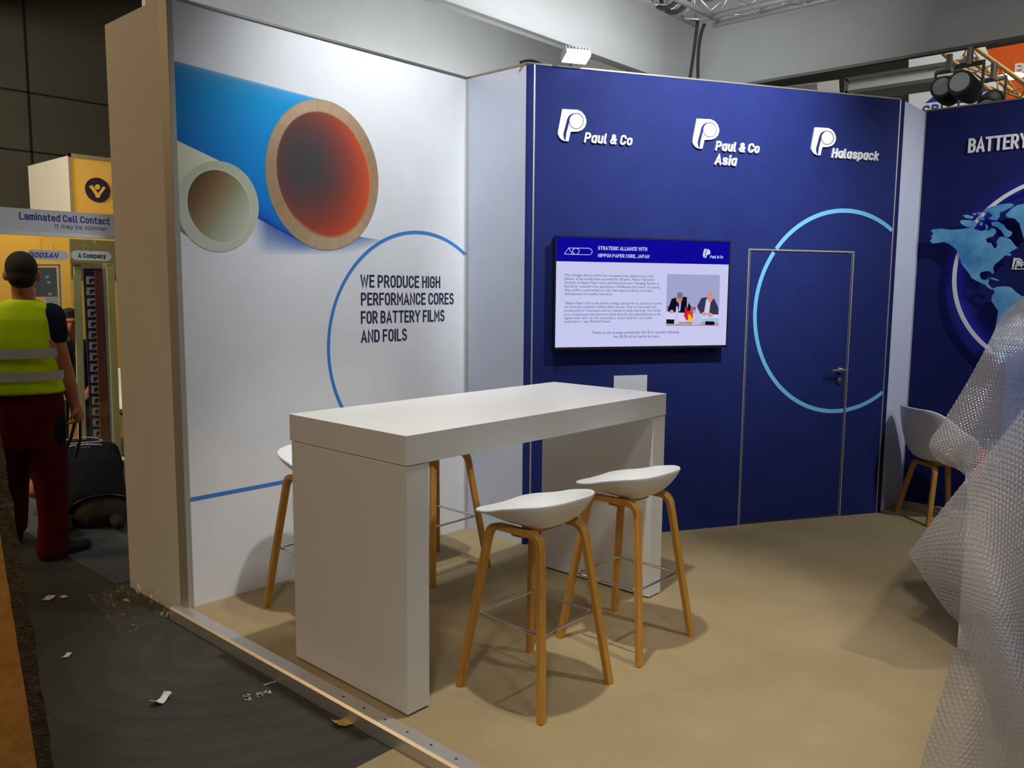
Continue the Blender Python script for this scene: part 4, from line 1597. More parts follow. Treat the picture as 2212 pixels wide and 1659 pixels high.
def mover(pl_, xl, pb_, xb, r, lab, yoke=True):
    a, c = onx(pb_, xb), onx(pl_, xl)
    t = thing('spotlight_head', lab, 'spotlight', a, 'black spotlights hanging from the yellow truss')
    d = (c - a).normalized()
    ln = (c - a).length
    b = MB()
    b.tube([a, a + d * ln * .12, a + d * ln * .3, c], [r * .62, r * .86, r, r], 28)
    for k in range(9):
        z = ln * (.48 + k * .055)
        b.tube([a + d * z, a + d * (z + ln * .028)], r * 1.06, 28)
    obj('head', b, M['head_grey'], t)
    obj('lens', MB().tube([c, c + d * .006], r * .80, 28), M['lens'], t)
    if yoke:
        sd = d.cross(Vector((0, 0, 1))).normalized()
        m_ = a + d * ln * .45
        y = MB()
        tp = m_ + Vector((0, 0, r * 2.1))
        for s in (-1, 1):
            y.tube([m_ + sd * s * r * 1.15, tp + sd * s * r * 1.15], 1.0, up=(0, 1, 0), flat=(r * .6, .012))
        y.tube([tp - sd * r * 1.2, tp + sd * r * 1.2], 1.0, flat=(r * .6, .014))
        y.tube([tp, tp + Vector((0, 0, .16))], .03, 10)
        obj('yoke', y, M['dark_aluminium'], t)
    return t


mover((2034, 187), 9.15, (2056, 214), 9.5, .105, 'black ribbed spotlight head at the left over the right wall, pale lens to the viewer')
mover((2073, 177), 8.9, (2104, 207), 9.3, .112, 'black ribbed spotlight head with pale lens beside the yellow truss, right of the left head')
mover((2132, 232), 9.35, (2150, 208), 9.6, .10, 'dark spotlight head without visible lens, farthest right below the yellow truss')
# ------------------------------------------------------------------ wrapped counter at right
def catmull(P0, P1, P2, P3, t):
    return .5 * ((2 * P1) + (P2 - P0) * t + (2 * P0 - 5 * P1 + 4 * P2 - P3) * t * t + (3 * P1 - P0 - 3 * P2 + P3) * t ** 3)


def spline(pts, t):
    n = len(pts) - 1
    x = min(max(t, 0), 1) * n
    i = min(int(x), n - 1)
    g = lambda k: pts[min(max(k, 0), n)]
    return catmull(g(i - 1), g(i), g(i + 1), g(i + 2), x - i)


def sheet(ctrl, nu, nv, fold, bub=None):
    """cloth-like sheet through a grid of control points; bub=(pitch, height) raises air bubbles on a hexagonal grid"""
    rows = [[spline(r, i / nu) for i in range(nu + 1)] for r in ctrl]
    P = [[spline([r[i] for r in rows], j / nv) for i in range(nu + 1)] for j in range(nv + 1)]
    P = np.array([[tuple(p) for p in r] for r in P])
    du = np.gradient(P, axis=1)
    dv = np.gradient(P, axis=0)
    N_ = np.cross(du, dv)
    N_ /= np.linalg.norm(N_, axis=2, keepdims=True) + 1e-9
    mid = P[:, nu // 2]
    to_cam = CAMP - P
    sgn = np.sign((N_ * to_cam).sum(axis=2, keepdims=True).mean())
    N_ *= sgn
    LU = np.linalg.norm(du, axis=2).mean(axis=0).sum()
    LV = np.linalg.norm(dv, axis=2).mean(axis=1).sum()
    cu_ = np.concatenate([[0], np.cumsum(np.linalg.norm(np.diff(P, axis=1), axis=2).mean(axis=0))])
    cv_ = np.concatenate([[0], np.cumsum(np.linalg.norm(np.diff(P, axis=0), axis=2).mean(axis=1))])
    LU, LV = cu_[-1], cv_[-1]
    uu, vv = np.meshgrid(cu_, cv_)
    D = fold(uu / LU, vv / LV)
    if bub:
        pt, hh = bub
        rowh = pt * .866
        rj = np.round(vv / rowh)
        ox = (rj % 2) * pt / 2
        ri = np.round((uu - ox) / pt)
        best = (uu - ox - ri * pt) ** 2 + (vv - rj * rowh) ** 2
        for dj in (-1, 1):
            r2 = rj + dj
            o2 = (r2 % 2) * pt / 2
            i2 = np.round((uu - o2) / pt)
            best = np.minimum(best, (uu - o2 - i2 * pt) ** 2 + (vv - r2 * rowh) ** 2)
        q = np.sqrt(best) / (pt * .44)
        D = D + hh * np.sqrt(np.clip(1 - q ** 3, 0, 1))
    P = P + N_ * D[..., None]
    b = MB()
    b.v = [tuple(p) for p in P.reshape(-1, 3)]
    w = nu + 1
    for j in range(nv):
        for i in range(nu):
            a = j * w + i
            b.f.append((a, a + 1, a + w + 1, a + w))
            b.mi.append(0)
    return b


def rowpts(row):
    return [atd((x, y), d) for x, y, d in row]


CT = 3.50
cnr = ony((2067, 1400), atd((2101, 967), 3.70).y + .015)
ctr = thing('counter', 'white display counter half hidden under bubble wrap at right', 'counter', (cnr.x + .25, cnr.y - .4, 0))
obj('body', MB().box((cnr.x, cnr.y - .8, 0.0), (cnr.x + .5, cnr.y, .74)), M['laminate'], ctr, bevel=.002)
obj('worktop', MB().box((cnr.x - .004, cnr.y - .804, .74), (cnr.x + .504, cnr.y + .004, .765)), M['laminate'], ctr, bevel=.002)

ba = atd((2101, 967), 3.70)
bx0, by1, bz1 = ba.x, min(ba.y, cnr.y - .005), ba.z
ax = thing('acrylic_case', 'clear acrylic display case with a pink panel on the counter', 'display case', (bx0 + .15, by1 - .15, .766))
g = .006
zb0 = .766
S_ = .30
obj('pane', MB().box((bx0, by1 - S_, zb0), (bx0 + g, by1, bz1)), M['acrylic'], ax)
obj('pane', MB().box((bx0 + g, by1 - g, zb0), (bx0 + S_, by1, bz1)), M['acrylic'], ax)
obj('pane', MB().box((bx0 + S_ - g, by1 - S_, zb0), (bx0 + S_, by1 - g, bz1)), M['acrylic'], ax)
obj('pane', MB().box((bx0 + g, by1 - S_, zb0), (bx0 + S_ - g, by1 - S_ + g, bz1)), M['acrylic'], ax)
obj('lid', MB().box((bx0, by1 - S_, bz1), (bx0 + S_, by1, bz1 + g)), M['acrylic'], ax)
obj('pink_panel', MB().box((bx0 + .012, by1 - .06, zb0), (bx0 + .018, by1 - .016, bz1 - .004)), M['pink'], ax)
# blue roll standing on the case under the wrap
bcx, bcy = bx0 + .125, by1 - .175
pk = atd((2240, 660), 3.8)
br = obj('core_tube', MB().cyl((bcx + .04, bcy - .0, bz1 + g + .001), (bcx + .04, bcy, 1.50), .10, 32), M['sky_roll'], smooth=False)
tag(br, 'upright blue tube on the clear case under the bubble wrap', 'tube')
nf = lambda u, v: .012 * np.sin(u * 9 + v * 3) * v + .010 * np.sin(u * 17 - v * 5) * (v ** 1.5)
ctrl = [rowpts(r) for r in (
    [(2186, 705, 3.96), (2222, 672, 3.96), (2270, 655, 3.96), (2350, 660, 3.96)],
    [(2168, 681, 3.60), (2205, 652, 3.60), (2265, 638, 3.62), (2360, 645, 3.66)],
    [(2139, 735, 3.46), (2185, 735, 3.42), (2262, 740, 3.42), (2390, 745, 3.55)],
    [(2086, 835, 3.44), (2145, 850, 3.37), (2235, 850, 3.40), (2410, 850, 3.52)],
    [(2036, 918, 3.42), (2105, 935, 3.33), (2205, 940, 3.36), (2420, 945, 3.50)],
    [(2009, 962, 3.40), (2075, 985, 3.32), (2150, 1000, 3.32), (2420, 1010, 3.45)],
    [(2040, 996, 3.38), (2080, 1025, 3.31), (2125, 1060, 3.30), (2420, 1080, 3.44)])]
far_wrap = obj('bubble_wrap', sheet(ctrl, 260, 310, nf, (.0125, .0032)), M['thin_wrap'], smooth=True)
tag(far_wrap, 'clear bubble wrap draped over the case and blue tube on the counter', 'bubble wrap')

D_ = 1.80
wr = thing('bubble_wrap', 'near sheet of clear bubble wrap with a sharp corner filling the lower right', 'bubble wrap', (2.3, .1, .6))
nf2 = lambda u, v: .010 * np.sin(u * 8 + v * 6) + .006 * np.sin(u * 15 - v * 4) * v
ctrl = [rowpts(r) for r in (
    [(1962, 1196, 1.86), (2040, 1102, 1.84), (2130, 985, 1.86), (2290, 785, 1.92), (2480, 600, 2.0)],
    [(1992, 1240, 1.84), (2085, 1165, 1.78), (2185, 1080, 1.80), (2350, 960, 1.86), (2520, 900, 1.98)],
    [(2046, 1312, 1.82), (2140, 1270, 1.74), (2235, 1230, 1.77), (2400, 1180, 1.86), (2540, 1150, 1.98)],
    [(2080, 1352, 1.81), (2175, 1375, 1.73), (2260, 1380, 1.77), (2420, 1380, 1.86), (2550, 1380, 1.98)],
    [(2128, 1500, 1.80), (2220, 1520, 1.72), (2300, 1520, 1.77), (2430, 1520, 1.86), (2560, 1520, 1.98)],
    [(2178, 1680, 1.80), (2265, 1700, 1.71), (2340, 1700, 1.77), (2450, 1700, 1.86), (2570, 1700, 1.98)],
    [(2200, 1850, 1.80), (2280, 1880, 1.71), (2360, 1880, 1.77), (2460, 1880, 1.86), (2580, 1880, 1.98)])]
ctrl.append([Vector((p.x, p.y, .012)) for p in ctrl[-1]])
obj('front_flap', sheet(ctrl, 330, 385, nf2, (.0125, .0025)), M['wrap'], wr, smooth=True)
nf3 = lambda u, v: .008 * np.sin(u * 9 + 1) * v
ctrl = [rowpts(r) for r in (
    [(2072, 1332, 1.87), (2110, 1325, 1.87), (2160, 1325, 1.89), (2240, 1325, 1.92)],
    [(2074, 1372, 1.87), (2120, 1375, 1.85), (2180, 1380, 1.88), (2260, 1380, 1.92)],
    [(2052, 1440, 1.87), (2120, 1450, 1.84), (2190, 1455, 1.87), (2280, 1455, 1.92)],
    [(2018, 1550, 1.87), (2100, 1560, 1.83), (2190, 1565, 1.87), (2300, 1565, 1.92)],
    [(1984, 1665, 1.87), (2080, 1690, 1.83), (2190, 1700, 1.87), (2310, 1700, 1.92)],
    [(1950, 1800, 1.88), (2060, 1850, 1.83), (2190, 1860, 1.87), (2320, 1860, 1.92)])]
ctrl.append([Vector((p.x, p.y, .012)) for p in ctrl[-1]])
obj('rear_flap', sheet(ctrl, 150, 290, nf3, (.0125, .0025)), M['wrap'], wr, smooth=True)

# ------------------------------------------------------------------ board leaning at lower left
e0, e1 = atd((2, 930), 2.00), atd((118, 1659), 2.00)
dv_ = (e1 - e0)
k = (HF - e0.z) / dv_.z
foot = e0 + dv_ * k
topp = e0 - dv_ * .9
th = Vector((-.040, .004, 0))
i0, i1 = atd((0, 1175), 1.96), atd((90, 1659), 1.96)
lean = (topp - foot)
wv = Vector((-.75, .62, 0)).normalized() * .9
pn = lean.cross(wv).normalized()
cr_ = thing('chipboard', 'rough edged brown board leaning at the lower left edge of the picture', 'board', foot)
tk = Vector((RC[2][0], RC[2][1], 0)).normalized() * .01
side = Vector((.79, -.61, 0)) * .038
A0, A1 = foot, topp
vs = []
for P_ in (A0, A1):
    for q in (Vector((0, 0, 0)), -side, -side + Vector((-.35, -.52, 0)), Vector((.05, .06, 0)) + Vector((-.35, -.52, 0)) * 0):
        vs.append(P_ + q)
core = MB()
nb = 60
rn = random.Random(5)
vv, ff = [], []
for i in range(nb + 1):
    p = A0 + (A1 - A0) * (i / nb)
    j = lambda s: Vector((rn.uniform(-s, s), rn.uniform(-s, s), 0))
    vv += [p + j(.0035), p - side + j(.001), p - side + Vector((.10, .42, 0)), p + Vector((.10, .42, 0))]
for i in range(nb):
    for q in range(4):
        ff.append((i * 4 + q, i * 4 + (q + 1) % 4, (i + 1) * 4 + (q + 1) % 4, (i + 1) * 4 + q))
ff += [(3, 2, 1, 0), tuple(nb * 4 + q for q in range(4))]
obj('rough_edge', core.add([tuple(v) for v in vv], ff), M['chip_edge'], cr_)
vv = []
for P_ in (A0, A1):
    vv += [P_ - side * 1.0, P_ - side - Vector((.42, -.33, 0)), P_ - side - Vector((.42, -.33, 0)) + Vector((.10, .42, 0)), P_ - side + Vector((.10, .42, 0))]
ff = [(0, 1, 5, 4), (1, 2, 6, 5), (2, 3, 7, 6), (3, 0, 4, 7), (3, 2, 1, 0), (4, 5, 6, 7)]
obj('face', MB().add([tuple(v) for v in vv], ff), M['chip_face'], cr_)

# ------------------------------------------------------------------ bits lying on the hall floor
def scrap(name, px_, size, m, lab, cat, seed, curl=.012, group=None):
    r = random.Random(seed)
    c = onz(px_, HF)
    n = 6
    b = MB()
    an = r.uniform(0, 3.1)
    for j in range(n + 1):
        for i in range(n + 1):
            u, v = (i / n - .5) * size[0], (j / n - .5) * size[1]
            u += r.uniform(-.06, .06) * size[0]
            v += r.uniform(-.10, .10) * size[1]
            z = .003 + curl * (abs(i / n - .5) * 2) ** 2 + r.uniform(0, curl * .25)
            b.v.append((c.x + u * math.cos(an) - v * math.sin(an), c.y + u * math.sin(an) + v * math.cos(an), HF + z))
    for j in range(n):
        for i in range(n):
            a = j * (n + 1) + i
            b.f.append((a, a + 1, a + n + 2, a + n + 1))
            b.mi.append(0)
    o = obj(name, b, m)
    so = o.modifiers.new('thick', 'SOLIDIFY')
    so.thickness = .002
    return tag(o, lab, cat, group)


scrap('paper_scrap', (347, 1517), (.085, .04), M['scrap_white'], 'curled grey paper scrap alone in the middle of the concrete floor', 'scrap', 1, .022)
scrap('cardboard_scrap', (745, 1564), (.085, .055), M['scrap_yellow'], 'yellow cardboard scrap beside the platform edge', 'scrap', 2, .016)
scrap('paper_scrap', (145, 1418), (.05, .022), M['scrap_white'], 'flat white scrap near the leaning board', 'scrap', 3, .003)
scrap('paper_scrap', (105, 1294), (.07, .045), M['scrap_white'], 'largest white paint blob left of the plastic film', 'scrap', 4, .003)
scrap('paper_scrap', (139, 1291), (.04, .03), M['scrap_white'], 'small white blob right of the larger white blob', 'scrap', 5, .003)
scrap('paper_scrap', (708, 1511), (.022, .022), M['scrap_white'], 'tiny white lump against the platform edge', 'scrap', 6, .02)
scrap('paper_scrap', (378, 1323), (.06, .035), M['scrap_white'], 'white torn scrap at the corner of the cream wall and platform', 'scrap', 8, .02)
fb = MB()
r = random.Random(11)
n = 26
A_, B_, C_, D_2 = onz((285, 1268), HF), onz((388, 1330), HF), onz((262, 1385), HF), onz((190, 1290), HF)
for j in range(n + 1):
    for i in range(n + 1):
        s, t = i / n, j / n
        p = (A_ * (1 - s) + B_ * s) * (1 - t) + (D_2 * (1 - s) + C_ * s) * t
        wv_ = .03 * abs(math.sin(s * 9 + t * 4)) * abs(math.sin(t * 7 - s * 3)) + .035 * max(0, 1 - t * 4) * abs(math.sin(s * 23))
        fb.v.append((p.x + r.uniform(-.01, .01), p.y + r.uniform(-.01, .01), HF + .004 + wv_ + r.uniform(0, .006)))
for j in range(n):
    for i in range(n):
        a = j * (n + 1) + i
        fb.f.append((a, a + 1, a + n + 2, a + n + 1))
        fb.mi.append(0)
tag(obj('plastic_film', fb, M['film'], smooth=False), 'crumpled clear plastic film on the floor at the foot of the cream wall', 'plastic film')
ckt = thing('chalk_mark', 'faint pale chalk writing on the concrete near the platform edge', 'chalk mark', onz((560, 1500), HF))
for st in ([(525, 1504), (541, 1500)], [(531, 1502), (534, 1513)], [(528, 1508), (541, 1507)], [(534, 1513), (543, 1509)], [(553, 1500), (565, 1497)], [(558, 1496), (562, 1504)], [(556, 1505), (568, 1500)], [(570, 1497), (579, 1491)], [(579, 1491), (584, 1498)], [(570, 1480), (584, 1475)], [(584, 1475), (597, 1472)], [(590, 1458), (603, 1464)]):
    q = [onz(p, HF + .002) for p in st]
    obj('stroke', MB().tube(q, 1.0, up=(0, 0, 1), flat=(.014, .002)), M['chalk'], ckt)

# ------------------------------------------------------------------ neighbouring booth
YB = 7.45
NB = Plane((0, YB, 0), (1, 0, 0), (0, -1, 0))
x0, x1 = 1.2, 3.2
zt = NB.uv((120, 455))[1]
zb1 = NB.uv((120, 503))[1]
sg = thing('booth_sign', 'white header board with two lines of blue lettering at left', 'sign', (2.4, YB, zb1))
obj('board', MB().box((x0, 0, 0), (x1, .05, zt - zb1), Matrix.Translation((0, YB, zb1))), M['sign_white'], sg)
obj('lower_edge', MB().box((x0, YB - .004, zb1 - .03), (x1, YB + .05, zb1)), M['aluminium'], sg)
tx = MB()
px_text(tx, 'Laminated Cell Contact', NB, (42, 474), (237, 483), 16, .001, bold=.165)
px_text(tx, 'It may be slimmer', NB, (119, 493), (232, 499), 10, .001, bold=.12)
obj('lettering', tx, M['ink_blue'], sg)

# yellow lit back wall and sides of that booth
mb = MB().box((1.0, 9.4, HF), (4.6, 9.5, 2.28))
struct('wall_yellow', mb, M['yellow_board'], 'yellow lit back wall of the neighbouring booth', 'wall')
mb = MB().box((2.75, 9.36, HF + 1.0), (3.24, 9.39, 2.2))
db = obj('dark_poster', MB().box((ony((152, 540), 9.37).x, 9.37, ony((152, 598), 9.37).z), (ony((152, 540), 9.37).x + .55, 9.395, ony((152, 516), 9.37).z)), M['hall_dark'])
tag(db, 'dark board high on the yellow wall behind the right hand hanging tag', 'board')
# box tower with round sign
bxp = ony((150, 335), 9.9)
bw = thing('box_tower', 'yellow fabric box tower with a round dark emblem', 'tower', (bxp.x + .6, 10.4, HF))
obj('front_panel', MB().box((bxp.x, 9.9, HF), (bxp.x + 1.4, 9.92, bxp.z)), M['yellow_board'], bw)
obj('side_panel', MB().box((bxp.x, 9.92, HF), (bxp.x + .02, 11.2, bxp.z)), M['cream_panel'], bw)
obj('edge_profile', MB().box((bxp.x - .012, 9.888, HF), (bxp.x + .012, 9.912, bxp.z + .02)).box((bxp.x - .012, 9.888, bxp.z - .02), (bxp.x + 1.4, 9.912, bxp.z + .02)), M['aluminium'], bw)
BXP = Plane((0, 9.9, 0), (1, 0, 0), (0, -1, 0))
cu_, cz_ = BXP.uv((210.5, 410.5))
rr_ = BXP.uv((237, 411))[0] - cu_
em = obj('round_emblem', MB().prism([(cu_ + rr_ * math.cos(2 * math.pi * k / 48), cz_ + rr_ * math.sin(2 * math.pi * k / 48)) for k in range(48)], BXP.mtx(0, 0, 0), .012), M['navy_ink'], bw)
cv = lambda q: BXP.uv((q[0] / 3.318, 300 + q[1] / 3.318), .013)
fig = MB()
fig.prism([cv(q) for q in [(637, 338), (662, 332), (682, 362), (702, 390), (722, 365), (740, 340), (757, 350), (738, 378), (722, 400), (714, 421), (688, 421), (682, 400), (660, 368)]], BXP.mtx(0, 0, .012), .004)
hc = [cv((698 + 19 * math.cos(2 * math.pi * k / 24), 345 + 19 * math.sin(2 * math.pi * k / 24))) for k in range(24)]
fig.prism(hc, BXP.mtx(0, 0, .012), .004)
obj('figure', fig, M['yellow_board'], em)

# hanging name tags
for px_, s, p0, p1, shear, cap, lab, ink in (((105, 551), 'DOOSAN', (62, 556), (128, 557), .35, 12, 'pale rounded name tag partly behind the head of the worker', 'ink_blue'), ((198, 552.5), 'A Company', (169, 557), (229, 559), 0, 11, 'pale rounded name tag next to the cream wall', 'ink_black')):
    u, z = NB.uv(px_, .05)
    hwid = (NB.uv((px_[0] + 43, px_[1]))[0] - NB.uv((px_[0] - 43, px_[1]))[0]) / 2
    hh_ = .040
    t = thing('name_tag', lab, 'name tag', NB.at(u, z, .04), 'hanging name tags')
    pl = [(u + (hwid - hh_) * sx + hh_ * math.cos(a), z + hh_ * math.sin(a)) for sx, a0 in ((1, -90), (-1, 90)) for a in [math.radians(a0 + k * 15) for k in range(13)]]
    obj('plate', MB().prism(pl, NB.mtx(0, 0, .03), .02), M['sign_white'], t)
    obj('lettering', px_text(MB(), s, NB, p0, p1, cap, .051, shear=shear, bold=.19), M[ink], t)
    hk = MB().tube([NB.at(u - .045, z + .03, .03), NB.at(u - .048, z + .105, .03), NB.at(u - .03, z + .135, .03), NB.at(u, z + .145, .03), NB.at(u + .03, z + .135, .03), NB.at(u + .048, z + .105, .03), NB.at(u + .045, z + .03, .03)], .007, 8)
    obj('hanger', hk, M['acrylic'], t, smooth=True)

# glass showcases with tape borders and cell strips
NC = Plane((0, 7.6, 0), (1, 0, 0), (0, -1, 0))
pl_ = obj('plinth', MB().box((2.1, 7.69, HF), (3.24, 7.86, NC.uv((255, 1000))[1])), M['sign_white'])
tag(pl_, 'low white plinth under the taped showcases', 'plinth')
zp = NC.uv((255, 1000))[1]
sc_ = thing('showcase', 'tall glass showcase with pale yellow tape border and black cell strip', 'showcase', NC.at(2.9, HF, 0))
bt = MB()
for a, b in (((158, 586), (182, 586)),):
    pass


def strip(b, q, off, dep): return b.prism([(u, max(z, HF + .008)) for u, z in (NC.uv(p, off) for p in q)], NC.mtx(0, 0, off), dep)


strip(bt, [(158, 572), (173, 572), (187, 1034), (171, 1034)], .0, .02)
strip(bt, [(229, 572), (244, 572), (262, 1034), (246, 1034)], .0, .02)
strip(bt, [(148, 562), (247, 570), (240, 574), (152, 574)], .0, .02)
obj('tape_border', bt, M['pale_tape'], sc_)
obj('back_board', strip(MB(), [(178, 580), (228, 580), (247, 1034), (201, 1034)], -.06, .02), M['black'], sc_)
cs = MB()
for k in range(18):
    t = k / 17
    y = 603 + k * 23.6
    x = 186 + t * 19
    w = 19
    strip(cs, [(x, y - 6), (x + w, y - 6), (x + w, y - 1), (x + 6, y - 1), (x + 6, y + 8), (x + 12, y + 8), (x + 12, y + 4), (x + w, y + 4), (x + w, y + 11), (x, y + 11)], -.039, .004)
obj('cell_strip', cs, M['cell_grey'], sc_)
obj('brown_strip', strip(MB(), [(203, 585), (218, 585), (238, 1010), (219, 1010)], -.02, .012), M['brown_board'], sc_)
obj('glass', strip(MB(), [(150, 565), (247, 570), (264, 1034), (169, 1034)], .024, .006), M['acrylic'], sc_)
s2 = thing('showcase', 'glass showcase with thin blue border behind the worker', 'showcase', NC.at(2.3, HF, 0))
bb = MB()
strip(bb, [(60, 571), (128, 571), (128, 574), (60, 574)], 0, .01)
strip(bb, [(126, 571), (129, 571), (135, 720), (132, 720)], 0, .01)
strip(bb, [(60, 571), (63, 571), (72, 720), (69, 720)], 0, .01)
obj('blue_border', bb, M['ring_blue'], s2)
obj('back_board', strip(MB(), [(74, 578), (120, 578), (123, 641), (76, 641)], -.03, .02), M['black'], s2)
bb = MB()
for x, y in ((98, 598), (102, 610), (104, 635)):
    strip(bb, [(x, y - 3), (x + 7, y - 3), (x + 7, y + 3), (x, y + 3)], -.009, .003)
strip(bb, [(97, 642), (123, 642), (126, 700), (100, 700)], -.03, .02)
obj('cell_strip', bb, M['cell_grey'], s2)
obj('glass', strip(MB(), [(60, 571), (129, 571), (150, 1040), (75, 1040)], .014, .006), M['acrylic'], s2)

# a white chair back seen between the tapes far right
wc = copy_tree(ch)
wc.location = (3.55, 8.75, HF + .006)
wc.rotation_euler = (0, 0, 2.4)
tag(wc, 'white shell chair seen through the gap beside the cream wall', 'chair')


# ------------------------------------------------------------------ people
def blob(pieces, name, m, parent, vox=.012, smooth_it=4):
    """one continuous skin over overlapping lofts"""
    b = MB()
    for kind, *a in pieces:
        if kind == 'limb':
            pts, rs = a[0], a[1]
            # rounded ends
            b.tube(pts, rs, 14)
            b.sphere(tuple(pts[0]), rs[0], seg=14, rings=8)
            b.sphere(tuple(pts[-1]), rs[-1], seg=14, rings=8)
        elif kind == 'loft':
            secs, X_, Y_ = a                               # sections: (centre, half width, half depth)
            n = 24
            vs, fs = [], []
            for c, hw_, hd_ in secs:
                for k in range(n):
                    an = 2 * math.pi * k / n
                    ca, sa = math.cos(an), math.sin(an)
                    ex = 2.4
                    q = (abs(ca) ** ex + abs(sa) ** ex) ** (-1 / ex)
                    vs.append(tuple(Vector(c) + X_ * (hw_ * ca * q) + Y_ * (hd_ * sa * q)))
            for i in range(len(secs) - 1):
                for k in range(n):
                    fs.append((i * n + k, i * n + (k + 1) % n, (i + 1) * n + (k + 1) % n, (i + 1) * n + k))
            fs.append(tuple(range(n - 1, -1, -1)))
            fs.append(tuple((len(secs) - 1) * n + k for k in range(n)))
            b.add(vs, fs)
        elif kind == 'ball':
            c, r, mx_ = a
            b.sphere((0, 0, 0), *r, 24, 16, Matrix.Translation(c) @ mx_)
    o = obj(name, b, m, parent, smooth=True)
    rm = o.modifiers.new('skin', 'REMESH')
    rm.mode = 'VOXEL'
    rm.voxel_size = vox
    rm.use_smooth_shade = True
    sm_ = o.modifiers.new('soft', 'SMOOTH')
    sm_.iterations = smooth_it
    sm_.factor = .5
    return o


def basis(fx, fy):
    f = Vector((fx, fy, 0)).normalized()
    r = Vector((f.y, -f.x, 0))
    m = Matrix.Identity(4)
    for i, v in enumerate((r, f, Vector((0, 0, 1)))):
        for k in range(3):
            m[k][i] = v[k]
    return r, f, m


def hand(pieces, wrist, d, side, fwd, sc=1.0, curl=.5):
    """palm, four separate bent fingers and a thumb; d = direction of the hand, side = across the palm, fwd = where the fingers curl"""
    d, side, fwd = d.normalized(), side.normalized(), fwd.normalized()
    pieces.append(('limb', [wrist, wrist + d * .045 * sc, wrist + d * .085 * sc], [.027 * sc, .034 * sc, .032 * sc]))
    for i, (o_, l) in enumerate(((-.028, .070), (-.010, .080), (.009, .075), (.026, .058))):
        a = wrist + d * .085 * sc + side * o_ * sc
        c1 = (d * (1 - curl * .5) + fwd * curl * .6).normalized()
        c2 = (d * (1 - curl * 1.3) + fwd * curl * 1.3).normalized()
        p1 = a + c1 * l * .45 * sc
        p2 = p1 + c2 * l * .55 * sc
        pieces.append(('limb', [a, p1, p2], [.0095 * sc, .009 * sc, .0075 * sc]))
    t0 = wrist + d * .035 * sc - side * .030 * sc
    t1 = t0 + (d * .6 - side * .5 + fwd * .5).normalized() * .035 * sc
    t2 = t1 + (d * .8 + fwd * .6).normalized() * .030 * sc
    pieces.append(('limb', [t0, t1, t2], [.013 * sc, .011 * sc, .009 * sc]))


# -- worker in the yellow vest, from behind
PF = Vector((1.88, 5.5, HF))
pr, pf, pm = basis(.36, .93)
PV = lambda p, dd=0.0: hit(p, pf, pf @ PF + dd)
w = thing('person', 'worker in yellow safety vest and red trousers seen from behind', 'person', PV((70, 1200)))
hd_c = PV((47, 590))
HS = (PV((47, 640)) - PV((47, 540))).length
pieces = []
pieces.append(('ball', hd_c + Vector((0, 0, .01)), (.080, .098, .115), pm))
pieces.append(('ball', hd_c + pf * .045 - Vector((0, 0, .055)) + pr * .012, (.060, .062, .062), pm))         # jaw
pieces.append(('ball', hd_c + pf * .105 - Vector((0, 0, .02)) + pr * .01, (.014, .022, .022), pm))             # nose
pieces.append(('ball', hd_c + pf * .092 + Vector((0, 0, .018)), (.06, .02, .012), pm))                          # brow
for s in (-1, 1):
    pieces.append(('ball', hd_c + pr * s * .086 - pf * .004 - Vector((0, 0, .012)), (.015, .024, .038), pm))    # ears
nk = PV((52, 650))
pieces.append(('limb', [hd_c - Vector((0, 0, .05)) - pf * .015, nk - pf * .0, nk - Vector((0, 0, .07))], [.060, .064, .085]))
shR, shL = PV((108, 683)), PV((-22, 690))
pieces.append(('loft', [(PV((46, 668)), .10, .07), (PV((43, 690)), .195, .10), (PV((44, 740)), .20, .12), (PV((50, 800)), .185, .115), (PV((55, 850)), .18, .115), (PV((60, 900)), .185, .12), (PV((62, 935)), .17, .11)], pr, pf))
el, wr_ = PV((137, 792), .03), PV((160, 872), .08)
pieces.append(('limb', [shR, PV((118, 735)), el], [.066, .060, .050]))
pieces.append(('limb', [el, PV((150, 835), .06), wr_], [.051, .047, .032]))
hand(pieces, wr_, Vector((0, 0, -1)) + pr * .25 + pf * .2, pf, -pr, 1.1, .75)
elL, wrL = PV((-60, 800), .03), PV((-66, 880), .15)
pieces.append(('limb', [shL, PV((-42, 740)), elL], [.066, .058, .048]))
pieces.append(('limb', [elL, wrL], [.049, .031]))
hand(pieces, wrL, Vector((0, 0, -1)) + pf * .3, pf, pr, 1.1, .5)
hipR, hipL = PV((92, 915)), PV((28, 915))
knR, anR = PV((112, 1062)), PV((113, 1178))
knL, anL = PV((30, 1050), .25), PV((28, 1132), .42)
pieces.append(('limb', [hipR, knR, anR], [.10, .06, .045]))
pieces.append(('limb', [hipL, knL, anL], [.10, .06, .045]))
blob(pieces, 'body', M['skin'], w, .0085, 3)
blob([('ball', hd_c + Vector((0, 0, .032)) - pf * .012, (.087, .100, .100), pm), ('ball', hd_c - pf * .040 - Vector((0, 0, .02)), (.076, .068, .080), pm)], 'hair', M['hair'], w, .009, 3)
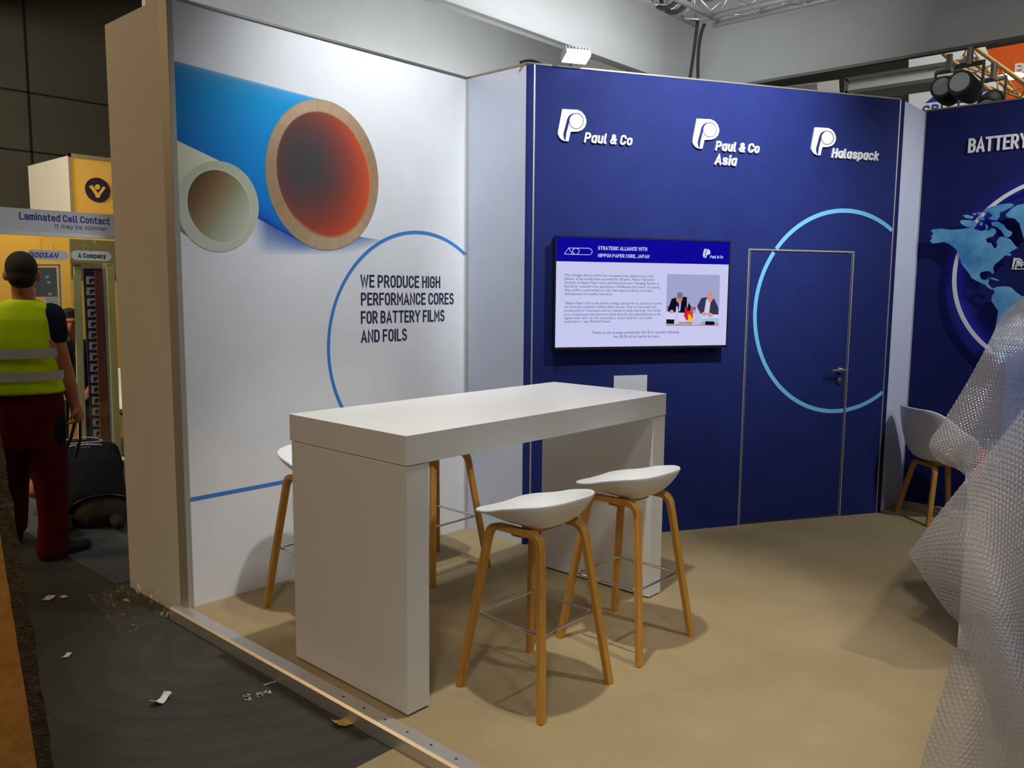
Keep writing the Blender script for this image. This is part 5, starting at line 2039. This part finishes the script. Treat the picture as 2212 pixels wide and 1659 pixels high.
# shirt sleeves, vest, trousers, boots
blob([('limb', [shR + pr * .004, PV((117, 722))], [.083, .080])], 'shirt_sleeve', M['navy_shirt'], w, .012, 3)
blob([('limb', [shL, PV((-40, 730))], [.083, .080])], 'shirt_sleeve', M['navy_shirt'], w, .012, 3)
vest = blob([('loft', [(PV((50, 647)), .085, .075), (PV((46, 662)), .155, .095), (PV((38, 690)), .195, .125), (PV((36, 740)), .205, .140), (PV((38, 790)), .215, .140), (PV((44, 830)), .232, .145), (PV((47, 849)), .238, .148)], pr, pf)], 'vest', M['hivis'], w, .012, 3)
for y0, y1 in ((751, 772), (800, 820)):
    cy = (y0 + y1) / 2
    hwid = .218 if y0 < 780 else .236
    obj('reflective_band', MB().add(*(lambda secs: ([tuple(Vector(c) + pr * (a_ * math.cos(2 * math.pi * k / 40) * (abs(math.cos(2 * math.pi * k / 40)) ** 2.4 + abs(math.sin(2 * math.pi * k / 40)) ** 2.4) ** (-1 / 2.4)) + pf * (b_ * math.sin(2 * math.pi * k / 40) * (abs(math.cos(2 * math.pi * k / 40)) ** 2.4 + abs(math.sin(2 * math.pi * k / 40)) ** 2.4) ** (-1 / 2.4))) for c, a_, b_ in secs for k in range(40)], [(k, (k + 1) % 40, 40 + (k + 1) % 40, 40 + k) for k in range(40)]))([(PV((38 + (cy - 760) * .12, y1)), hwid, .149), (PV((38 + (cy - 760) * .12, y0)), hwid - .003, .147)])), M['reflective'], vest, smooth=True)
blob([('loft', [(PV((55, 838)), .200, .130), (PV((58, 880)), .205, .135), (PV((62, 930)), .200, .13), (PV((64, 965)), .19, .12)], pr, pf),
      ('limb', [hipR, PV((105, 1000)), knR, PV((116, 1120)), PV((114, 1186))], [.118, .112, .092, .086, .094]),
      ('limb', [hipL, PV((26, 985), .1), knL, PV((32, 1095), .34), anL], [.118, .108, .088, .080, .088])], 'trousers', M['red_trousers'], w, .012, 3)
blob([('ball', PV((124, 925)) - pf * .03, (.050, .075, .145), pm)], 'pocket', M['black_shirt'], w, .012, 2)
bs = PV((113, 1200))
bs.z = HF
td = (pr * .9 + pf * .45).normalized()
_, _, tm = basis(td.x, td.y)
for c, t_, mm in ((bs, td, tm), (Vector((anL.x, anL.y, HF)) + pf * .02, pf, pm)):
    blob([('limb', [c + Vector((0, 0, .05)), c + t_ * .10 + Vector((0, 0, .046)), c + t_ * .21 + Vector((0, 0, .040))], [.048, .046, .038]), ('limb', [c + Vector((0, 0, .06)), c + Vector((0, 0, .15))], [.055, .060])], 'boot', M['boot'], w, .010, 3)
# tool held in the right hand
hp = wr_ + (Vector((0, 0, -1)) + pr * .25 + pf * .2).normalized() * .10
tl = obj('hand_tool', MB().tube([hp + Vector((0, 0, .06)), hp - Vector((0, 0, .12)) - pr * .05, hp - Vector((0, 0, .24)) - pr * .10], [.012, .010, .009], 10).tube([hp + pr * .01 + Vector((0, 0, .05)), hp - Vector((0, 0, .14)) + pr * .0, hp - Vector((0, 0, .26)) - pr * .03], [.010, .009, .006], 10), M['black'], smooth=True)
tag(tl, 'dark hand tool held in the right hand of the vest wearing worker', 'tool')

# -- man kneeling, seen from behind
kr, kf, km = basis(.30, .95)
KP = Vector((2.30, 5.98, HF))
KV = lambda p, dd=0.0: hit(p, kf, kf @ KP + dd)
kn = thing('person', 'person in black printed shirt kneeling bent over on the floor', 'person', KV((200, 1140)))
hip = KV((212, 1082), .12)
shc = KV((172, 975), .52)
X_ = kr
ax_ = (shc - hip).normalized()
Yn = ax_.cross(X_).normalized()
tors = [(hip - ax_ * .07, .180, .128), (hip + ax_ * .08, .185, .14), (hip * .55 + shc * .45 + Vector((0, 0, .03)), .205, .15), (hip * .25 + shc * .75 + Vector((0, 0, .02)), .215, .135), (shc, .19, .10), (shc + ax_ * .06, .10, .06)]
hd2 = shc + kf * .18 - Vector((0, 0, .05)) - kr * .03
sR, sL = shc + kr * .19 - Vector((0, 0, .02)), shc - kr * .20 - Vector((0, 0, .02))
eL = KV((72, 1062), .50)
wL = KV((98, 1110), .78)
wL.z = HF + .08
eR = sR + kf * .12 - Vector((0, 0, .26)) + kr * .08
wR_ = eR + kf * .22 - Vector((0, 0, .10))
wR_.z = max(wR_.z, HF + .06)
pieces = [('loft', tors, X_, Yn), ('ball', hd2, (.078, .105, .098), km), ('ball', hd2 + kf * .07 - Vector((0, 0, .05)), (.055, .055, .055), km),
          ('limb', [shc, hd2], [.075, .065]), ('limb', [sL, (sL + eL) / 2, eL], [.062, .055, .046]), ('limb', [eL, wL], [.046, .032]), ('limb', [sR, eR], [.062, .046]), ('limb', [eR, wR_], [.046, .032])]
for s in (-1, 1):
    pieces.append(('ball', hd2 + kr * s * .08, (.012, .02, .03), km))
hand(pieces, wL, kf - Vector((0, 0, .25)), kr, Vector((0, 0, -1)), 1.0, .3)
hand(pieces, wR_, kf - Vector((0, 0, .1)), kr, Vector((0, 0, -1)), 1.0, .3)
kneeR, kneeL = hip + kr * .16 + kf * .38, hip - kr * .20 + kf * .36
kneeR.z = kneeL.z = HF + .075
ankR, ankL = hip + kr * .10 - kf * .10, hip - kr * .22 - kf * .06
ankR.z = ankL.z = HF + .075
thR, thL = hip + kr * .09, hip - kr * .09
for a_, b_, c_ in ((thR, kneeR, ankR), (thL, kneeL, ankL)):
    pieces.append(('limb', [a_, b_], [.09, .06]))
    pieces.append(('limb', [b_, c_], [.06, .045]))
blob(pieces, 'body', M['skin'], kn, .010, 3)
blob([('ball', hd2 + Vector((0, 0, .025)) - kf * .015, (.086, .108, .096), km)], 'hair', M['hair'], kn, .010, 3)
shirt = blob([('loft', [(c, a_ + .018, b_ + .018) for c, a_, b_ in tors[:-1]] + [(tors[-1][0] - ax_ * .01, .13, .08)], X_, Yn), ('limb', [sL, sL * .45 + eL * .55], [.080, .072]), ('limb', [sR, sR * .45 + eR * .55], [.080, .072])], 'shirt', M['black_shirt'], kn, .013, 5)
blob([('loft', [(hip - ax_ * .19 - Vector((0, 0, .02)), .12, .08), (hip - ax_ * .14 - Vector((0, 0, .01)), .17, .12), (hip - ax_ * .07, .185, .135)], X_, Yn)] + [('limb', [a_, b_], [.115, .085]) for a_, b_ in ((thR, kneeR), (thL, kneeL))] + [('limb', [b_, c_], [.085, .065]) for b_, c_ in ((kneeR, ankR), (kneeL, ankL))], 'trousers', M['khaki'], kn, .013, 4)
obj('belt', MB().tube([hip - ax_ * .085 + X_ * (.203 * math.cos(a)) + Yn * (.152 * math.sin(a)) for a in [2 * math.pi * k / 40 for k in range(40)]], 1.0, closed=True, flat=(.008, .035)), M['black'], kn)
for c in (ankR, ankL):
    c0 = Vector((c.x, c.y, HF + .055))
    blob([('limb', [c0 + kf * .02, c0 - kf * .10 + Vector((0, 0, .01)), c0 - kf * .22 + Vector((0, 0, .01))], [.052, .048, .042])], 'boot', M['boot'], kn, .010, 3)
# print on the back of the shirt: an outlined sign and three lines, laid on the cloth
bk = Plane((0, 0, 0), (1, 0, 0), (0, -1, 0))
upn = (-Yn if (-Yn).z > 0 else Yn)
if upn.z < 0:
    upn = -upn
tx = MB()
o_ = hip * .20 + shc * .80 + upn * .170


def back_text(s, t, width, cap, bold=0.0):
    vs, fs = text_geom(s, bold)
    xs = [v[0] for v in vs]
    w_ = max(xs) - min(xs)
    k = width / w_
    out = []
    for x, y, z in vs:
        u = (x - min(xs) - w_ / 2) * k
        p = o_ + kr * u + ax_ * (t + y * cap / CAPH)
        out.append(tuple(p - upn * (u * u * 1.15) + upn * .0))
    tx.add(out, fs)


back_text('WWW.HANDIEXPO', .0, .25, .016)
back_text('INFO@HANDIEXPO', -.035, .27, .016)
back_text('0048 509649865', -.07, .24, .016)
ovp = [o_ + kr * (.14 * math.cos(a)) + ax_ * (.055 + .028 * math.sin(a)) - upn * ((.14 * math.cos(a)) ** 2 * 1.15) for a in [2 * math.pi * k / 28 for k in range(28)]]
tx.tube(ovp, .003, 6, closed=True)
obj('shirt_print', tx, M['sign_white'], shirt)

# -- third person, head bowed, behind the showcases
G = ony((148, 700), 8.2)
gr, gf, gm = basis(-.25, -.97)
gp = thing('person', 'dark haired person in dark green shirt bowed behind the showcases', 'person', (G.x, 8.2, HF))
hd3 = ony((150, 696), 8.2)
sc3 = hd3 - Vector((0, 0, .22)) - gf * .10
tors = [(Vector((sc3.x, sc3.y, .95)) - gf * .05, .17, .12), (Vector((sc3.x, sc3.y, 1.15)) - gf * .03, .18, .12), (sc3 - Vector((0, 0, .12)), .20, .12), (sc3, .18, .09), (sc3 + Vector((0, 0, .05)), .09, .07)]
pieces = [('loft', tors, gr, gf), ('limb', [sc3, hd3], [.075, .06]), ('ball', hd3, (.078, .098, .112), gm), ('ball', hd3 + gf * .055 - Vector((0, 0, .055)), (.052, .05, .055), gm), ('ball', hd3 + gf * .10 - Vector((0, 0, .025)), (.014, .02, .022), gm), ('ball', hd3 + gf * .092 + Vector((0, 0, .015)), (.055, .018, .012), gm)]
for s in (-1, 1):
    pieces.append(('ball', hd3 + gr * s * .08 - Vector((0, 0, .01)), (.012, .02, .03), gm))
    sh, e_, w3 = sc3 + gr * s * .20 - Vector((0, 0, .04)), sc3 + gr * s * .25 - Vector((0, 0, .32)) + gf * .03, sc3 + gr * s * .12 - Vector((0, 0, .40)) + gf * .26
    pieces += [('limb', [sh, e_], [.06, .046]), ('limb', [e_, w3], [.045, .03])]
    hand(pieces, w3, gf - gr * s * .3 - Vector((0, 0, .3)), gr * s, Vector((0, 0, -1)), 1.0, .4)
    hp3 = Vector((sc3.x, sc3.y, .88)) + gr * s * .09 - gf * .05
    ft = Vector((hp3.x, hp3.y, HF + .05)) + gr * s * .04
    pieces.append(('limb', [hp3, (hp3 + ft) / 2, ft], [.09, .058, .045]))
blob(pieces, 'body', M['skin'], gp, .011, 3)
blob([('ball', hd3 + Vector((0, 0, .035)) - gf * .01, (.086, .102, .098), gm), ('ball', hd3 + Vector((0, 0, .085)) + gf * .01, (.06, .075, .05), gm)], 'hair', M['hair'], gp, .010, 2)
blob([('loft', [(c, a_ + .02, b_ + .02) for c, a_, b_ in tors], gr, gf)] + [('limb', [sc3 + gr * s * .20 - Vector((0, 0, .04)), sc3 + gr * s * .235 - Vector((0, 0, .20)) + gf * .02], [.078, .07]) for s in (-1, 1)], 'shirt', M['dark_green'], gp, .013, 4)
lg = []
for s in (-1, 1):
    hp3 = Vector((sc3.x, sc3.y, .90)) + gr * s * .09 - gf * .05
    ft = Vector((hp3.x, hp3.y, HF + .09)) + gr * s * .04
    lg.append(('limb', [hp3, (hp3 + ft) / 2, ft], [.115, .085, .075]))
blob(lg, 'trousers', M['black_shirt'], gp, .013, 4)
for s in (-1, 1):
    ft = Vector((sc3.x, sc3.y, HF + .045)) + gr * s * .13 - gf * .05
    blob([('limb', [ft, ft + gf * .10, ft + gf * .20], [.045, .045, .036])], 'shoe', M['boot'], gp, .010, 2)
